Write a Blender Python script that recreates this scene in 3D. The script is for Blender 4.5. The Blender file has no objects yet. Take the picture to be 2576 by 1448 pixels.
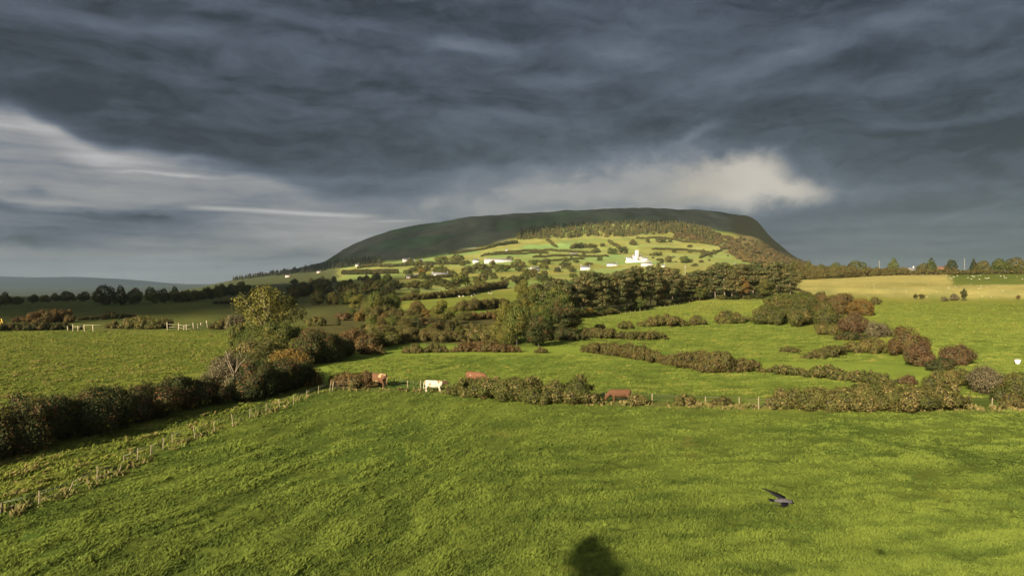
import bpy, bmesh, math, random
import numpy as np
from mathutils import Vector, Matrix

scene = bpy.context.scene
COL = scene.collection
RNG = np.random.default_rng(7)
random.seed(7)
R = math.radians

# ------------------------------------------------------------------ camera
F = 2575 * 24.0 / 36.0                      # focal length in units of a 2575 px wide picture
CU, CV, HY, CAMZ = 1287.5, 724.0, 700.0, 14.0
PITCH = math.atan((CV - HY) / F)            # horizon sits a little above the middle
cam_d = bpy.data.cameras.new('camera'); cam = bpy.data.objects.new('camera', cam_d); COL.objects.link(cam)
cam.location = (0, 0, CAMZ); cam.rotation_euler = (math.pi / 2 - PITCH, 0, 0)
cam_d.sensor_width = 36; cam_d.lens = 24; cam_d.clip_start = 0.5; cam_d.clip_end = 60000
scene.camera = cam
scene.render.resolution_x, scene.render.resolution_y = 1024, 575
scene.cycles.use_denoising = True
scene.cycles.max_bounces = 6; scene.cycles.diffuse_bounces = 2; scene.cycles.volume_bounces = 1
scene.cycles.transparent_max_bounces = 8
scene.view_settings.view_transform = 'Standard'; scene.view_settings.look = 'None'
scene.view_settings.exposure = 1.45
scene.view_settings.gamma = 1.0
EXPO = 2 ** 1.45

# ------------------------------------------------------------------ sun
SUN_AZ, SUN_EL = 33.0, 21.0                 # light travels 33 deg to the right of the view, 21 deg down
sun_d = bpy.data.lights.new('sun', 'SUN'); sun_o = bpy.data.objects.new('sun', sun_d); COL.objects.link(sun_o)
sun_d.energy = 4.7; sun_d.angle = R(0.6); sun_d.color = (1.0, 0.86, 0.64)
SUNDIR = Vector((math.sin(R(SUN_AZ)) * math.cos(R(SUN_EL)), math.cos(R(SUN_AZ)) * math.cos(R(SUN_EL)), -math.sin(R(SUN_EL))))
sun_o.rotation_euler = SUNDIR.to_track_quat('-Z', 'Y').to_euler()
sun_o.location = (-60, -90, 80)

# ------------------------------------------------------------------ node expressions
class X:
    """a socket (or number) with arithmetic that builds math nodes"""
    nt = None
    def __init__(self, s): self.s = s
    @staticmethod
    def m(op, *a):
        n = X.nt.nodes.new('ShaderNodeMath'); n.operation = op
        for i, v in enumerate(a):
            v = v.s if isinstance(v, X) else v
            if isinstance(v, (int, float)): n.inputs[i].default_value = v
            else: X.nt.links.new(v, n.inputs[i])
        return X(n.outputs[0])
    def __add__(a, b): return X.m('ADD', a, b)
    __radd__ = __add__
    def __sub__(a, b): return X.m('SUBTRACT', a, b)
    def __rsub__(a, b): return X.m('SUBTRACT', b, a)
    def __mul__(a, b): return X.m('MULTIPLY', a, b)
    __rmul__ = __mul__
    def __truediv__(a, b): return X.m('DIVIDE', a, b)
    def __rtruediv__(a, b): return X.m('DIVIDE', b, a)

def ex(v): return X.m('EXPONENT', v)
def clampx(v, lo=0.0, hi=1.0): return X.m('MINIMUM', X.m('MAXIMUM', v, lo), hi)
def ramp(v, lo, hi):
    n = X.nt.nodes.new('ShaderNodeMapRange'); n.interpolation_type = 'SMOOTHSTEP'
    X.nt.links.new(v.s, n.inputs[0]); n.inputs[1].default_value = lo; n.inputs[2].default_value = hi
    return X(n.outputs[0])
def vec(x, y, z=0.0):
    n = X.nt.nodes.new('ShaderNodeCombineXYZ')
    for i, v in enumerate((x, y, z)):
        if isinstance(v, X): X.nt.links.new(v.s, n.inputs[i])
        else: n.inputs[i].default_value = v
    return n.outputs[0]
def noise(v, scale=1.0, detail=4.0, rough=0.5, dist=0.0):
    n = X.nt.nodes.new('ShaderNodeTexNoise'); n.inputs['Scale'].default_value = scale
    n.inputs['Detail'].default_value = detail; n.inputs['Roughness'].default_value = rough
    n.inputs['Distortion'].default_value = dist
    if v is not None: X.nt.links.new(v, n.inputs['Vector'])
    return X(n.outputs['Fac'])
def mixc(f, a, b, mode='MIX'):
    n = X.nt.nodes.new('ShaderNodeMix'); n.data_type = 'RGBA'; n.blend_type = mode
    for i, v in ((0, f), (6, a), (7, b)):
        v = v.s if isinstance(v, X) else v
        if isinstance(v, (int, float)): n.inputs[i].default_value = v
        elif isinstance(v, tuple): n.inputs[i].default_value = (*v, 1.0)[:4]
        else: X.nt.links.new(v, n.inputs[i])
    return n.outputs[2]

# ------------------------------------------------------------------ sky
world = bpy.data.worlds.new('World'); scene.world = world; world.use_nodes = True
nt = world.node_tree; nt.nodes.clear(); X.nt = nt
tc = nt.nodes.new('ShaderNodeTexCoord'); sp = nt.nodes.new('ShaderNodeSeparateXYZ'); nt.links.new(tc.outputs['Generated'], sp.inputs[0])
sx, sy, sz = (X(sp.outputs[i]) for i in range(3))
az = X.m('ARCTAN2', sx, sy); el = X.m('ARCSINE', sz)
def A(u): return math.atan((u - CU) / F)
def EL(y): return math.atan((HY - y) / F)
w1 = noise(vec(az * 5, el * 12, 3.1), 1.0, 4, 0.55) - 0.5
w2 = noise(vec(az * 5, el * 12, 9.7), 1.0, 4, 0.55) - 0.5
w3 = noise(vec(az * 16, el * 30, 5.7), 1.0, 5, 0.6) - 0.5
aw = az + w1 * 0.14 + w3 * 0.03; ew = el + w2 * 0.036 + w3 * 0.012
def sq(v): return v * v
def blob(u, y, du, dy, tilt=0.0, a=None, e=None):
    a = aw if a is None else a; e = ew if e is None else e
    dx = (a - A(u)); dyy = (e - EL(y)) - dx * tilt
    return ex((sq(dx * (F / du)) + sq(dyy * (F / dy))) * -1.0)
def lerp(a, b, t): return a + (b - a) * t
# long soft rolls of the dark cloud deck
rollA = noise(vec(az * 2.4 + w1 * 0.5, el * 15 + w2 * 1.2 - az * 1.2, 1.3), 1.0, 4, 0.5) - 0.5
rollB = noise(vec(az * 6 + w1 * 1.2, el * 25 + w2 * 2.0 + az * 0.6, 7.9), 1.0, 5, 0.55) - 0.5
midn = noise(vec(az * 12 + w1 * 2, el * 36 + w2 * 2.6, 6.1), 1.0, 6, 0.62) - 0.5
fine = noise(vec(az * 30 + w1 * 4, el * 75 + w2 * 5, 2.2), 1.0, 6, 0.66) - 0.5
deck = 0.060 * (1.0 + rollA * 1.6 + rollB * 1.9 + midn * 1.9 + fine * 1.15)
for (u, y, du, dy, t, k) in [
    (1150, 118, 110, 16, -0.05, 0.085), (1240, 135, 220, 40, 0.0, 0.02), (1550, 145, 130, 26, -0.08, 0.075), (1420, 205, 120, 16, 0.0, 0.05), (1680, 90, 200, 40, -0.1, 0.04), (1800, 215, 170, 34, 0.06, 0.045),
    (2050, 175, 170, 22, 0.08, 0.045), (2330, 140, 260, 26, 0.05, 0.05), (2250, 260, 280, 22, 0.02, 0.035), (2330, 360, 190, 12, 0.0, 0.035), (1500, 30, 300, 40, 0.0, 0.02),
    (1230, 300, 170, 22, 0.0, 0.028), (330, 148, 260, 16, 0.0, 0.04), (560, 60, 260, 26, -0.1, 0.022), (900, 80, 240, 20, 0.0, 0.02), (880, 255, 170, 16, 0.0, 0.02),
    (300, 320, 420, 50, -0.05, -0.018), (2250, 90, 260, 50, 0.1, -0.022), (1230, 250, 260, 40, 0.0, -0.02), (2500, 400, 200, 60, 0.0, -0.02), (150, 320, 200, 22, 0.0, -0.012)]:
    deck = deck + blob(u, y, du, dy, t) * k
deck = X.m('MAXIMUM', deck, 0.03)
# paler layered cloud below the lower edge of the deck
lay = noise(vec(az * 5 + w1 * 0.8, el * 60 + w2 * 2.0, 8.8), 1.0, 5, 0.55) - 0.5
far = lerp(0.262, 0.130, ramp(az, A(900), A(2000))) * (1.0 + lay * 1.25 + rollB * 0.5 + fine * 0.35)
far = far + blob(900, 610, 330, 50, 0.0) * 0.06
for (u, y, du, dy, t, k) in [(330, 572, 190, 26, 0.04, -0.17), (480, 600, 200, 20, 0.0, -0.08), (60, 622, 130, 20, 0.0, -0.18), (85, 525, 42, 12, 0.0, -0.13), (0, 560, 50, 14, 0.0, -0.14), (600, 640, 300, 16, 0.0, -0.05),
    (1000, 487, 190, 15, -0.06, -0.12), (560, 445, 160, 10, -0.05, -0.07), (470, 473, 110, 5, 0.0, 0.16), (900, 462, 110, 6, 0.0, 0.10), (130, 545, 110, 8, 0.0, 0.08), (750, 490, 110, 14, 0.0, 0.04), (2450, 558, 60, 10, 0.3, 0.05), (2300, 500, 230, 14, 0.0, 0.05), (2250, 470, 300, 12, 0.03, 0.02)]:
    far = far + blob(u, y, du, dy, t) * k
far = X.m('MAXIMUM', far, 0.05)
edge = 0.163 + 0.040 * ramp(az * -1.0, -A(290), -A(40)) - 0.016 * ramp(az, A(500), A(900))
wid = 0.014 + 0.125 * ramp(az, A(420), A(1250))
below = edge - ew
L = lerp(deck, far, ramp(below / wid, -0.15, 1.0))
L = L + ex(sq((below - 0.016) * 60.0) * -1.0) * ramp(az * -1.0, -A(560), -A(150)) * (0.15 + lay * 0.25)
L = L + blob(1290, 425, 200, 20, 0.05) * 0.05 + blob(1250, 470, 260, 45, 0.05) * 0.06
# a thin bright streak low on the left
streak = ex(sq((el + w2 * 0.006 - EL(543) + (az - A(700)) * 0.018) * (F / 5.0)) * -1.0) * ramp(az, A(430), A(560)) * ramp(az * -1.0, -A(985), -A(850))
L = L + streak * (0.22 + w3 * 0.2) + blob(1000, 558, 60, 3, 0.03, a=az, e=el) * 0.14
# the sunlit cloud caught on the summit
pv = vec(az * 17 + w1 * 2.0, el * 21 + w2 * 3.0, 4.4)
puff = noise(pv, 1.0, 6, 0.58) - 0.5; wisp = noise(vec(az * 30 + w1 * 6, el * 40 + w2 * 8, 1.4), 1.0, 5, 0.65) - 0.5
pa = az + puff * 0.05; pe = el + (noise(vec(az * 19, el * 24, 12.4), 1.0, 5, 0.6) - 0.5) * 0.035
core = blob(1885, 452, 105, 62, -0.1, pa, pe) + blob(1770, 478, 120, 46, 0.1, pa, pe) * 0.9 + blob(1995, 497, 85, 25, -0.15, pa, pe) * 0.85
mist = blob(1560, 488, 300, 70, 0.05, pa, pe) * 1.05 + blob(1300, 512, 230, 40, 0.05, pa, pe) * 0.8 + blob(1600, 515, 420, 22, 0.0, pa, pe) * 0.6 + blob(1745, 352, 70, 16, 0.4, pa, pe) * 0.28 + blob(1650, 420, 150, 50, 0.2, pa, pe) * 0.35 + blob(1740, 500, 260, 40, 0.0, pa, pe) * 0.5
mk = clampx(mist * (0.95 + puff * 1.3 + wisp * 0.9))
L = lerp(L, 0.335 + puff * 0.18, mk * 0.93)
ck = ramp(core * 0.95 + mist * 0.12 + puff * 0.75 + wisp * 0.4, 0.14, 1.3)
L = lerp(L, 0.40 + 0.13 * ramp(az, A(1700), A(1900)) + puff * 0.12, ck)
L = lerp(L, 0.19, ramp(el * -1.0, -EL(528), -EL(560)) * ck * 0.0)
L = L * (1.0 - 0.28 * blob(1470, 524, 230, 14, 0.03, pa, pe))
# added fill: brighter sky overhead and behind the camera, where the sun comes through
L = L + ramp(sy * -1.0, -0.1, 0.9) * 0.50 + ramp(sz, 0.42, 0.95) * 0.14
L = L * (1.0 + 0.9 * ex(el * -22.0) * ramp(sy, 0.0, 0.5))
L = clampx(L, 0.022, 1.0)
warm = ramp(L, 0.08, 0.36)
tint = mixc(warm, (0.80, 0.975, 1.27), (1.0, 1.0, 1.0))
tint = mixc(ck, tint, (1.10, 1.0, 0.87))
cloudcol = mixc(1.0, tint, vec(L, L, L), 'MULTIPLY')
sky = nt.nodes.new('ShaderNodeTexSky'); sky.sky_type = 'NISHITA'; sky.sun_disc = False
sky.sun_elevation = R(SUN_EL); sky.sun_rotation = R(180 + SUN_AZ)
sky.air_density = 1.0; sky.dust_density = 1.5
bgA = nt.nodes.new('ShaderNodeBackground'); nt.links.new(sky.outputs[0], bgA.inputs[0]); bgA.inputs[1].default_value = 0.05
bgB = nt.nodes.new('ShaderNodeBackground'); nt.links.new(cloudcol, bgB.inputs[0]); bgB.inputs[1].default_value = 1.0 / EXPO * 1.05
ms = nt.nodes.new('ShaderNodeMixShader'); ms.inputs[0].default_value = 0.96
nt.links.new(bgA.outputs[0], ms.inputs[1]); nt.links.new(bgB.outputs[0], ms.inputs[2])
world.cycles.sampling_method = 'MANUAL'; world.cycles.sample_map_resolution = 512
out = nt.nodes.new('ShaderNodeOutputWorld'); nt.links.new(ms.outputs[0], out.inputs[0])

# ------------------------------------------------------------------ helpers: things
def tag(o, label=None, cat=None, group=None, kind=None):
    if label: o['label'] = label
    if cat: o['category'] = cat
    if group: o['group'] = group
    if kind: o['kind'] = kind
    return o
def empty(name, loc, rz=0.0, label=None, cat=None, group=None):
    o = bpy.data.objects.new(name, None); COL.objects.link(o); o.location = loc; o.rotation_euler = (0, 0, rz)
    o.empty_display_size = 0.2
    return tag(o, label, cat, group)
def make_mesh(name, parts, smooth=False):
    """parts: list of (V, F, material index, tint or None); F is an (m,3) or (m,4) array"""
    Vs, loops, totals, mi, ti = [], [], [], [], []
    off = 0
    for V, Fc, m, t in parts:
        V = np.asarray(V, float); Fc = np.asarray(Fc, np.int64)
        if len(Fc) == 0: continue
        Vs.append(V); loops.append((Fc + off).ravel()); totals.append(np.full(len(Fc), Fc.shape[1]))
        mi.append(np.full(len(Fc), m)); t4 = np.zeros((len(Fc), 4)); t4[:, 0] = .5
        if t is not None:
            t = np.asarray(t, float)
            if t.ndim == 2: t4[:] = t
            else: t4[:, 0] = t
        ti.append(t4)
        off += len(V)
    V = np.concatenate(Vs); lp = np.concatenate(loops); tt = np.concatenate(totals); mi = np.concatenate(mi); ti = np.concatenate(ti)
    me = bpy.data.meshes.new(name)
    me.vertices.add(len(V)); me.vertices.foreach_set('co', V.astype(np.float32).ravel())
    me.loops.add(len(lp)); me.loops.foreach_set('vertex_index', lp.astype(np.int32))
    me.polygons.add(len(tt)); st = np.concatenate(([0], np.cumsum(tt)[:-1]))
    me.polygons.foreach_set('loop_start', st.astype(np.int32))
    me.polygons.foreach_set('material_index', mi.astype(np.int32))
    at = me.attributes.new('tint', 'FLOAT', 'FACE'); at.data.foreach_set('value', ti[:, 0].astype(np.float32))
    if np.abs(ti[:, 1:]).max() > 0:
        ao = me.attributes.new('outward', 'FLOAT_VECTOR', 'FACE'); ao.data.foreach_set('vector', ti[:, 1:].astype(np.float32).ravel())
    if smooth: me.polygons.foreach_set('use_smooth', np.ones(len(tt), bool))
    me.update(calc_edges=True); me.validate()
    return me
def add(name, parts, mats, parent=None, loc=None, smooth=False, rz=0.0):
    me = parts if isinstance(parts, bpy.types.Mesh) else make_mesh(name, parts, smooth)
    for m in mats: me.materials.append(m)
    o = bpy.data.objects.new(name, me); COL.objects.link(o)
    if parent: o.parent = parent
    if loc is not None: o.location = loc
    if rz: o.rotation_euler = (0, 0, rz)
    return o
def box(x0, x1, y0, y1, z0, z1):
    V = np.array([[x, y, z] for z in (z0, z1) for y in (y0, y1) for x in (x0, x1)], float)
    return V, np.array([[0, 2, 3, 1], [4, 5, 7, 6], [0, 1, 5, 4], [2, 6, 7, 3], [0, 4, 6, 2], [1, 3, 7, 5]])
def tube(pts, rad, n=6, flat=1.0):
    pts = [Vector(p) for p in pts]; V = []; Fc = []
    for i, p in enumerate(pts):
        d = (pts[min(i + 1, len(pts) - 1)] - pts[max(i - 1, 0)]).normalized()
        a = d.cross(Vector((0, 0, 1)) if abs(d.z) < 0.95 else Vector((1, 0, 0))).normalized(); b = d.cross(a)
        for k in range(n):
            t = 2 * math.pi * k / n; V.append(tuple(p + (a * math.cos(t) + b * math.sin(t) * flat) * rad[i]))
    for i in range(len(pts) - 1):
        for k in range(n):
            k2 = (k + 1) % n; Fc.append([i * n + k, i * n + k2, (i + 1) * n + k2, (i + 1) * n + k])
    c0 = len(V); V.append(tuple(pts[0])); V.append(tuple(pts[-1])); T = []
    for k in range(n):
        k2 = (k + 1) % n; Fc.append([c0, k2, k, c0]) ; Fc.append([c0 + 1, (len(pts) - 1) * n + k, (len(pts) - 1) * n + k2, c0 + 1])
    V = np.array(V); Fc = np.array(Fc)
    quad = Fc[Fc[:, 0] != Fc[:, 3]]; tri = Fc[Fc[:, 0] == Fc[:, 3]][:, :3]
    tq = np.concatenate([quad[:, [0, 1, 2]], quad[:, [0, 2, 3]], tri])
    return V, tq
def cat_parts(lst, m=0):
    """joins (V,F) triangle lists into one part"""
    Vs, Fs, off = [], [], 0
    for V, Fc in lst:
        V = np.asarray(V, float); Fc = np.asarray(Fc)
        if Fc.shape[1] == 4: Fc = np.concatenate([Fc[:, [0, 1, 2]], Fc[:, [0, 2, 3]]])
        Vs.append(V); Fs.append(Fc + off); off += len(V)
    return np.concatenate(Vs), np.concatenate(Fs), m, None
_bm = bmesh.new(); bmesh.ops.create_icosphere(_bm, subdivisions=2, radius=1.0)
ICO_V = np.array([v.co[:] for v in _bm.verts]); ICO_F = np.array([[v.index for v in f.verts] for f in _bm.faces]); _bm.free()

# ------------------------------------------------------------------ numpy noise
def _hash(ix, iy, seed):
    h = (ix.astype(np.int64) * 374761393 + iy.astype(np.int64) * 668265263 + seed * 974711) & 0x7fffffff
    h = ((h ^ (h >> 13)) * 1274126177) & 0x7fffffff
    return ((h ^ (h >> 16)) & 0xffff) / 65535.0
def vnoise(x, y, seed=0):
    ix = np.floor(x); iy = np.floor(y); fx = x - ix; fy = y - iy
    fx = fx * fx * (3 - 2 * fx); fy = fy * fy * (3 - 2 * fy)
    a = _hash(ix, iy, seed); b = _hash(ix + 1, iy, seed); c = _hash(ix, iy + 1, seed); d = _hash(ix + 1, iy + 1, seed)
    return (a + (b - a) * fx) * (1 - fy) + (c + (d - c) * fx) * fy - 0.5
def fbm(x, y, seed=0, octv=4):
    s = 0; a = 1.0
    for k in range(octv):
        s = s + a * vnoise(x * 2 ** k + 17.3 * k, y * 2 ** k - 9.1 * k, seed + k); a *= 0.5
    return s

# ------------------------------------------------------------------ terrain height
tabU = np.array([-1200, -600, 0, 300, 600, 850, 1287, 1600, 1900, 2250, 2575, 3200, 3800.])
tabZ = np.array([3, 100, 130, 180, 240, 330, 420, 560, 750, 1000.])
tabH = np.array([
    [0, 0, 0, 0, 0, 0, 0, 0, 0, 0, 0, 0, 0], [0, 0, 0, 0, 0, 0, 0, 0, 0, 0, 0, 0, 0],
    [0, 0, 0, 0, 0, 0, 0, 0, 0, 0, 0, 0, 0], [0, 0, 0, 0, 0, 0, 0, .5, .5, .5, .5, .5, .5],
    [0, 0, 0, 0, 0, 0, .5, 1, 2, 1, 1, 1, 1], [0, 0, 0, 0, 0, 0, 1, 2, 5, 3, 3, 3, 3],
    [-1, -1, -1, -1, 0, 1, 2, 4, 7, 7.5, 8, 8, 8], [-4, -4, -4, -4, 0, 2, 4, 7, 10, 16, 17, 17, 17],
    [-9, -9, -9, -8, 1, 4, 8, 11, 14, 18, 20, 20, 20],
    [-14, -14, -14, -13.5, -2.5, 6, 14, 19, 21, 18, 18, 18, 18.]])
silU = np.array([-1200, 0, 300, 420, 500, 550, 600, 650, 720, 780, 818, 838, 870, 920, 980, 1050, 1130, 1250, 1350, 1450, 1560, 1650, 1750, 1830, 1885, 1908, 1925, 1950, 1975, 1992, 2012, 2060, 2150, 2300, 3800.])
silY = np.array([744, 744, 742, 736, 723, 711, 701, 692, 681, 668, 656, 641, 621, 597, 576, 561, 549, 536, 528, 523, 520, 521, 526, 534, 543, 556, 585, 608, 628, 641, 653, 673, 689, 693, 693.])
baseU = np.array([-1200, 300, 450, 600, 700, 850, 1000, 1287, 1600, 1900, 2250, 3800.])
baseY = np.array([748, 748, 740, 728, 722, 714, 706, 700, 690, 684, 692, 692.])
gZ = np.array([1000, 1500, 2000, 2400, 2700, 2900, 3000, 3300, 3700, 4500.])
gG = np.array([0, .22, .47, .68, .85, .96, 1.0, .96, .7, 0.0])
GU = np.arange(-1200, 3801, 10.0); GW = np.linspace(math.log(3), math.log(16000), 400)
def _grid():
    ZZ = np.exp(GW)
    G = np.zeros((len(GU), len(GW)))
    rows = np.array([np.interp(GU, tabU, r) for r in tabH])         # row, u
    S = np.interp(GU, silU, silY); B = np.interp(GU, baseU, baseY)
    for i in range(len(GU)):
        near = np.interp(np.log(ZZ), np.log(tabZ), rows[:, i])
        g = np.interp(ZZ, gZ, gG)
        y = B[i] + (S[i] - B[i]) * g
        y = np.where(ZZ > 3300, np.interp(ZZ, [3300, 4500], [B[i] + (S[i] - B[i]) * .96, 745.0]), y)
        far = CAMZ + (HY - y) * ZZ / F
        far = np.where(ZZ > 4500, CAMZ - 45 * 4500 / F, far)
        t = np.clip((ZZ - 800) / 250, 0, 1); t = t * t * (3 - 2 * t)
        G[i] = near * (1 - t) + far * t
    k1 = np.exp(-0.5 * (np.arange(-3, 4) / 0.7) ** 2); k1 /= k1.sum()
    k2 = np.exp(-0.5 * (np.arange(-6, 7) / 2.0) ** 2); k2 /= k2.sum()
    G = np.apply_along_axis(lambda v: np.convolve(np.pad(v, 3, 'edge'), k1, 'valid'), 0, G)
    G = np.apply_along_axis(lambda v: np.convolve(np.pad(v, 6, 'edge'), k2, 'valid'), 1, G)
    return G
GRID = _grid()
AZMAX = R(54)
def uz(x, y):
    a = np.clip(np.arctan2(x, y), -AZMAX, AZMAX); r = np.hypot(x, y)
    return CU + F * np.tan(a), np.maximum(r * np.cos(a), 3.01)
def ground(x, y, micro=False):
    x = np.asarray(x, float); y = np.asarray(y, float)
    u, z = uz(x, y)
    fu = np.clip((u - GU[0]) / 10.0, 0, len(GU) - 1.001); fw = np.clip((np.log(z) - GW[0]) / (GW[1] - GW[0]), 0, len(GW) - 1.001)
    iu = fu.astype(int); iw = fw.astype(int); fu = fu - iu; fw = fw - iw
    h = (GRID[iu, iw] * (1 - fu) + GRID[iu + 1, iw] * fu) * (1 - fw) + (GRID[iu, iw + 1] * (1 - fu) + GRID[iu + 1, iw + 1] * fu) * fw
    far = np.clip((z - 60) / 120, 0, 1)
    h = h + fbm(x / 42.0, y / 42.0, 11, 3) * 1.1 * far * np.clip(1.2 - z / 1500, 0, 1)
    hill = np.clip((z - 1000) / 900, 0, 1)
    h = h + (fbm(x / 190.0, y / 190.0, 31, 5) * 13.0 - np.abs(fbm(x / 95.0, y / 260.0, 33, 4)) * 9.0 + 2.0) * hill * np.clip(h / 60, 0, 1)
    if micro:
        nearf = np.clip(1.15 - z / 140, 0, 1)
        q = (x * 0.5 - y * 0.86); p = (x * 0.86 + y * 0.5)
        h = h + (streaks(x, y) * 0.17 + fbm(q / 1.6, p / 0.7, 41, 3) * 0.06 + fbm(x / 0.55, y / 0.5, 47, 2) * 0.07 + fbm(x / 5.0, y / 5.0, 53, 2) * 0.2) * nearf
    return h
def streaks(x, y):
    """lodged rows of the near field: slanting on the left, across on the right"""
    w = np.clip((x / np.maximum(y, 5) + 0.12) / 0.28, 0, 1); w = w * w * (3 - 2 * w)
    wob = fbm(x / 6, y / 6, 71, 3) * 1.6
    a1 = (x * 0.94 - y * 0.34) + wob; b1 = x * 0.34 + y * 0.94
    s1 = fbm(a1 / 0.75, b1 / 5.0, 73, 3); s2 = fbm((x + wob) / 3.2, (y * 0.97 - x * 0.2) / 0.85, 79, 3)
    return s1 * (1 - w) + s2 * w
def ray(u, y):
    c, s = math.cos(PITCH), math.sin(PITCH)
    d = Vector((u - CU, F * c + (CV - y) * s, -F * s + (CV - y) * c)); return d / d.y
_ZS = np.concatenate([np.arange(16, 500, 1.0), np.arange(500, 4600, 8.0)])
def at(u, y):
    """point of the ground seen at picture place (u, y)"""
    d = ray(u, y); below = CAMZ + d.z * _ZS - ground(d.x * _ZS, _ZS) < 0
    i = int(np.argmax(below)) if below.any() else len(_ZS) - 1
    lo, hi = _ZS[max(i - 1, 0)], _ZS[i]
    for _ in range(18):
        m = 0.5 * (lo + hi)
        if CAMZ + d.z * m - float(ground(d.x * m, m)) < 0: hi = m
        else: lo = m
    x = d.x * hi
    return Vector((x, hi, float(ground(x, hi))))
def on(u, Z):
    x = (u - CU) / F * Z; return Vector((x, Z, float(ground(x, Z))))

# ------------------------------------------------------------------ materials
MATS = {}
def mat(name, build):
    if name in MATS: return MATS[name]
    m = bpy.data.materials.new(name); m.use_nodes = True; X.nt = m.node_tree
    b = m.node_tree.nodes['Principled BSDF']; b.inputs['Roughness'].default_value = 0.85
    b.inputs['Specular IOR Level'].default_value = 0.15
    build(m.node_tree, b); MATS[name] = m
    return m
def coords(kind='Object'):
    n = X.nt.nodes.new('ShaderNodeTexCoord'); return n.outputs[kind]
def geo_pos():
    n = X.nt.nodes.new('ShaderNodeNewGeometry'); return n.outputs['Position']
def attr(name):
    n = X.nt.nodes.new('ShaderNodeAttribute'); n.attribute_name = name; return n
def plain(name, c, rough=0.8, var=0.25, scale=3.0):
    def f(t, b):
        n = noise(coords(), scale, 5, 0.6)
        k = 1.0 + (n - 0.5) * 2 * var
        t.links.new(mixc(1.0, c, vec(k, k, k), 'MULTIPLY'), b.inputs['Base Color']); b.inputs['Roughness'].default_value = rough
    return mat(name, f)
def leafmat(name, c1, c2, c3=None, scale=0.6, share=0.35, tr=0.12, upn=0.0):
    """foliage: two leaf colours in clumps, a third colour on some leaves"""
    def f(t, b):
        p = geo_pos(); n = noise(p, scale, 3, 0.6); ti = X(attr('tint').outputs['Fac'])
        oi = X(t.nodes.new('ShaderNodeObjectInfo').outputs['Random'])
        col = mixc(ramp(n + (ti - 0.5) * 0.5 + (oi - 0.5) * 0.25, 0.3, 0.7), c1, c2)
        if c3:
            n2 = noise(p, scale * 1.7, 3, 0.6)
            col = mixc(ramp(n2 + (ti - 0.5) * 0.9, 0.85 - share * 0.6, 1.0 - share * 0.5), col, c3)
        k = 0.78 + ti * 0.44 if not upn else 0.70 + ti * 0.60
        if upn:      # blades of a sward share the light of the turf they stand in
            g = t.nodes.new('ShaderNodeNewGeometry'); m1 = t.nodes.new('ShaderNodeVectorMath'); m1.operation = 'MULTIPLY_ADD'
            t.links.new(g.outputs['Normal'], m1.inputs[0]); m1.inputs[1].default_value = (1 - upn,) * 3; m1.inputs[2].default_value = (-.12 * upn, -.2 * upn, upn)
            m2 = t.nodes.new('ShaderNodeVectorMath'); m2.operation = 'NORMALIZE'; t.links.new(m1.outputs[0], m2.inputs[0]); t.links.new(m2.outputs[0], b.inputs['Normal'])
        col = mixc(1.0, col, vec(k, k, k), 'MULTIPLY')
        if not upn:      # leaves of a clump catch the light together
            g = t.nodes.new('ShaderNodeNewGeometry'); vt = t.nodes.new('ShaderNodeVectorTransform'); vt.vector_type = 'NORMAL'; vt.convert_from = 'OBJECT'; vt.convert_to = 'WORLD'
            t.links.new(attr('outward').outputs['Vector'], vt.inputs[0])
            m0 = t.nodes.new('ShaderNodeVectorMath'); m0.operation = 'SCALE'; m0.inputs['Scale'].default_value = .5; t.links.new(vt.outputs[0], m0.inputs[0])
            m1 = t.nodes.new('ShaderNodeVectorMath'); m1.operation = 'MULTIPLY_ADD'; t.links.new(g.outputs['Normal'], m1.inputs[0]); m1.inputs[1].default_value = (.5,) * 3; t.links.new(m0.outputs[0], m1.inputs[2])
            m2 = t.nodes.new('ShaderNodeVectorMath'); m2.operation = 'NORMALIZE'; t.links.new(m1.outputs[0], m2.inputs[0]); t.links.new(m2.outputs[0], b.inputs['Normal'])
        t.links.new(col, b.inputs['Base Color']); b.inputs['Roughness'].default_value = 0.8
        b.inputs['Specular IOR Level'].default_value = 0.1
        tb = t.nodes.new('ShaderNodeBsdfTranslucent'); t.links.new(col, tb.inputs[0])
        mx = t.nodes.new('ShaderNodeMixShader'); mx.inputs[0].default_value = tr
        o = t.nodes['Material Output']; t.links.new(b.outputs[0], mx.inputs[1]); t.links.new(tb.outputs[0], mx.inputs[2]); t.links.new(mx.outputs[0], o.inputs[0])
    return mat(name, f)
BARK = plain('bark', (0.10, 0.085, 0.065), 0.9)
PALEBARK = plain('pale_bark', (0.26, 0.21, 0.15), 0.9)
CORE = plain('inner_twigs', (0.030, 0.026, 0.014), 0.95)
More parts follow.
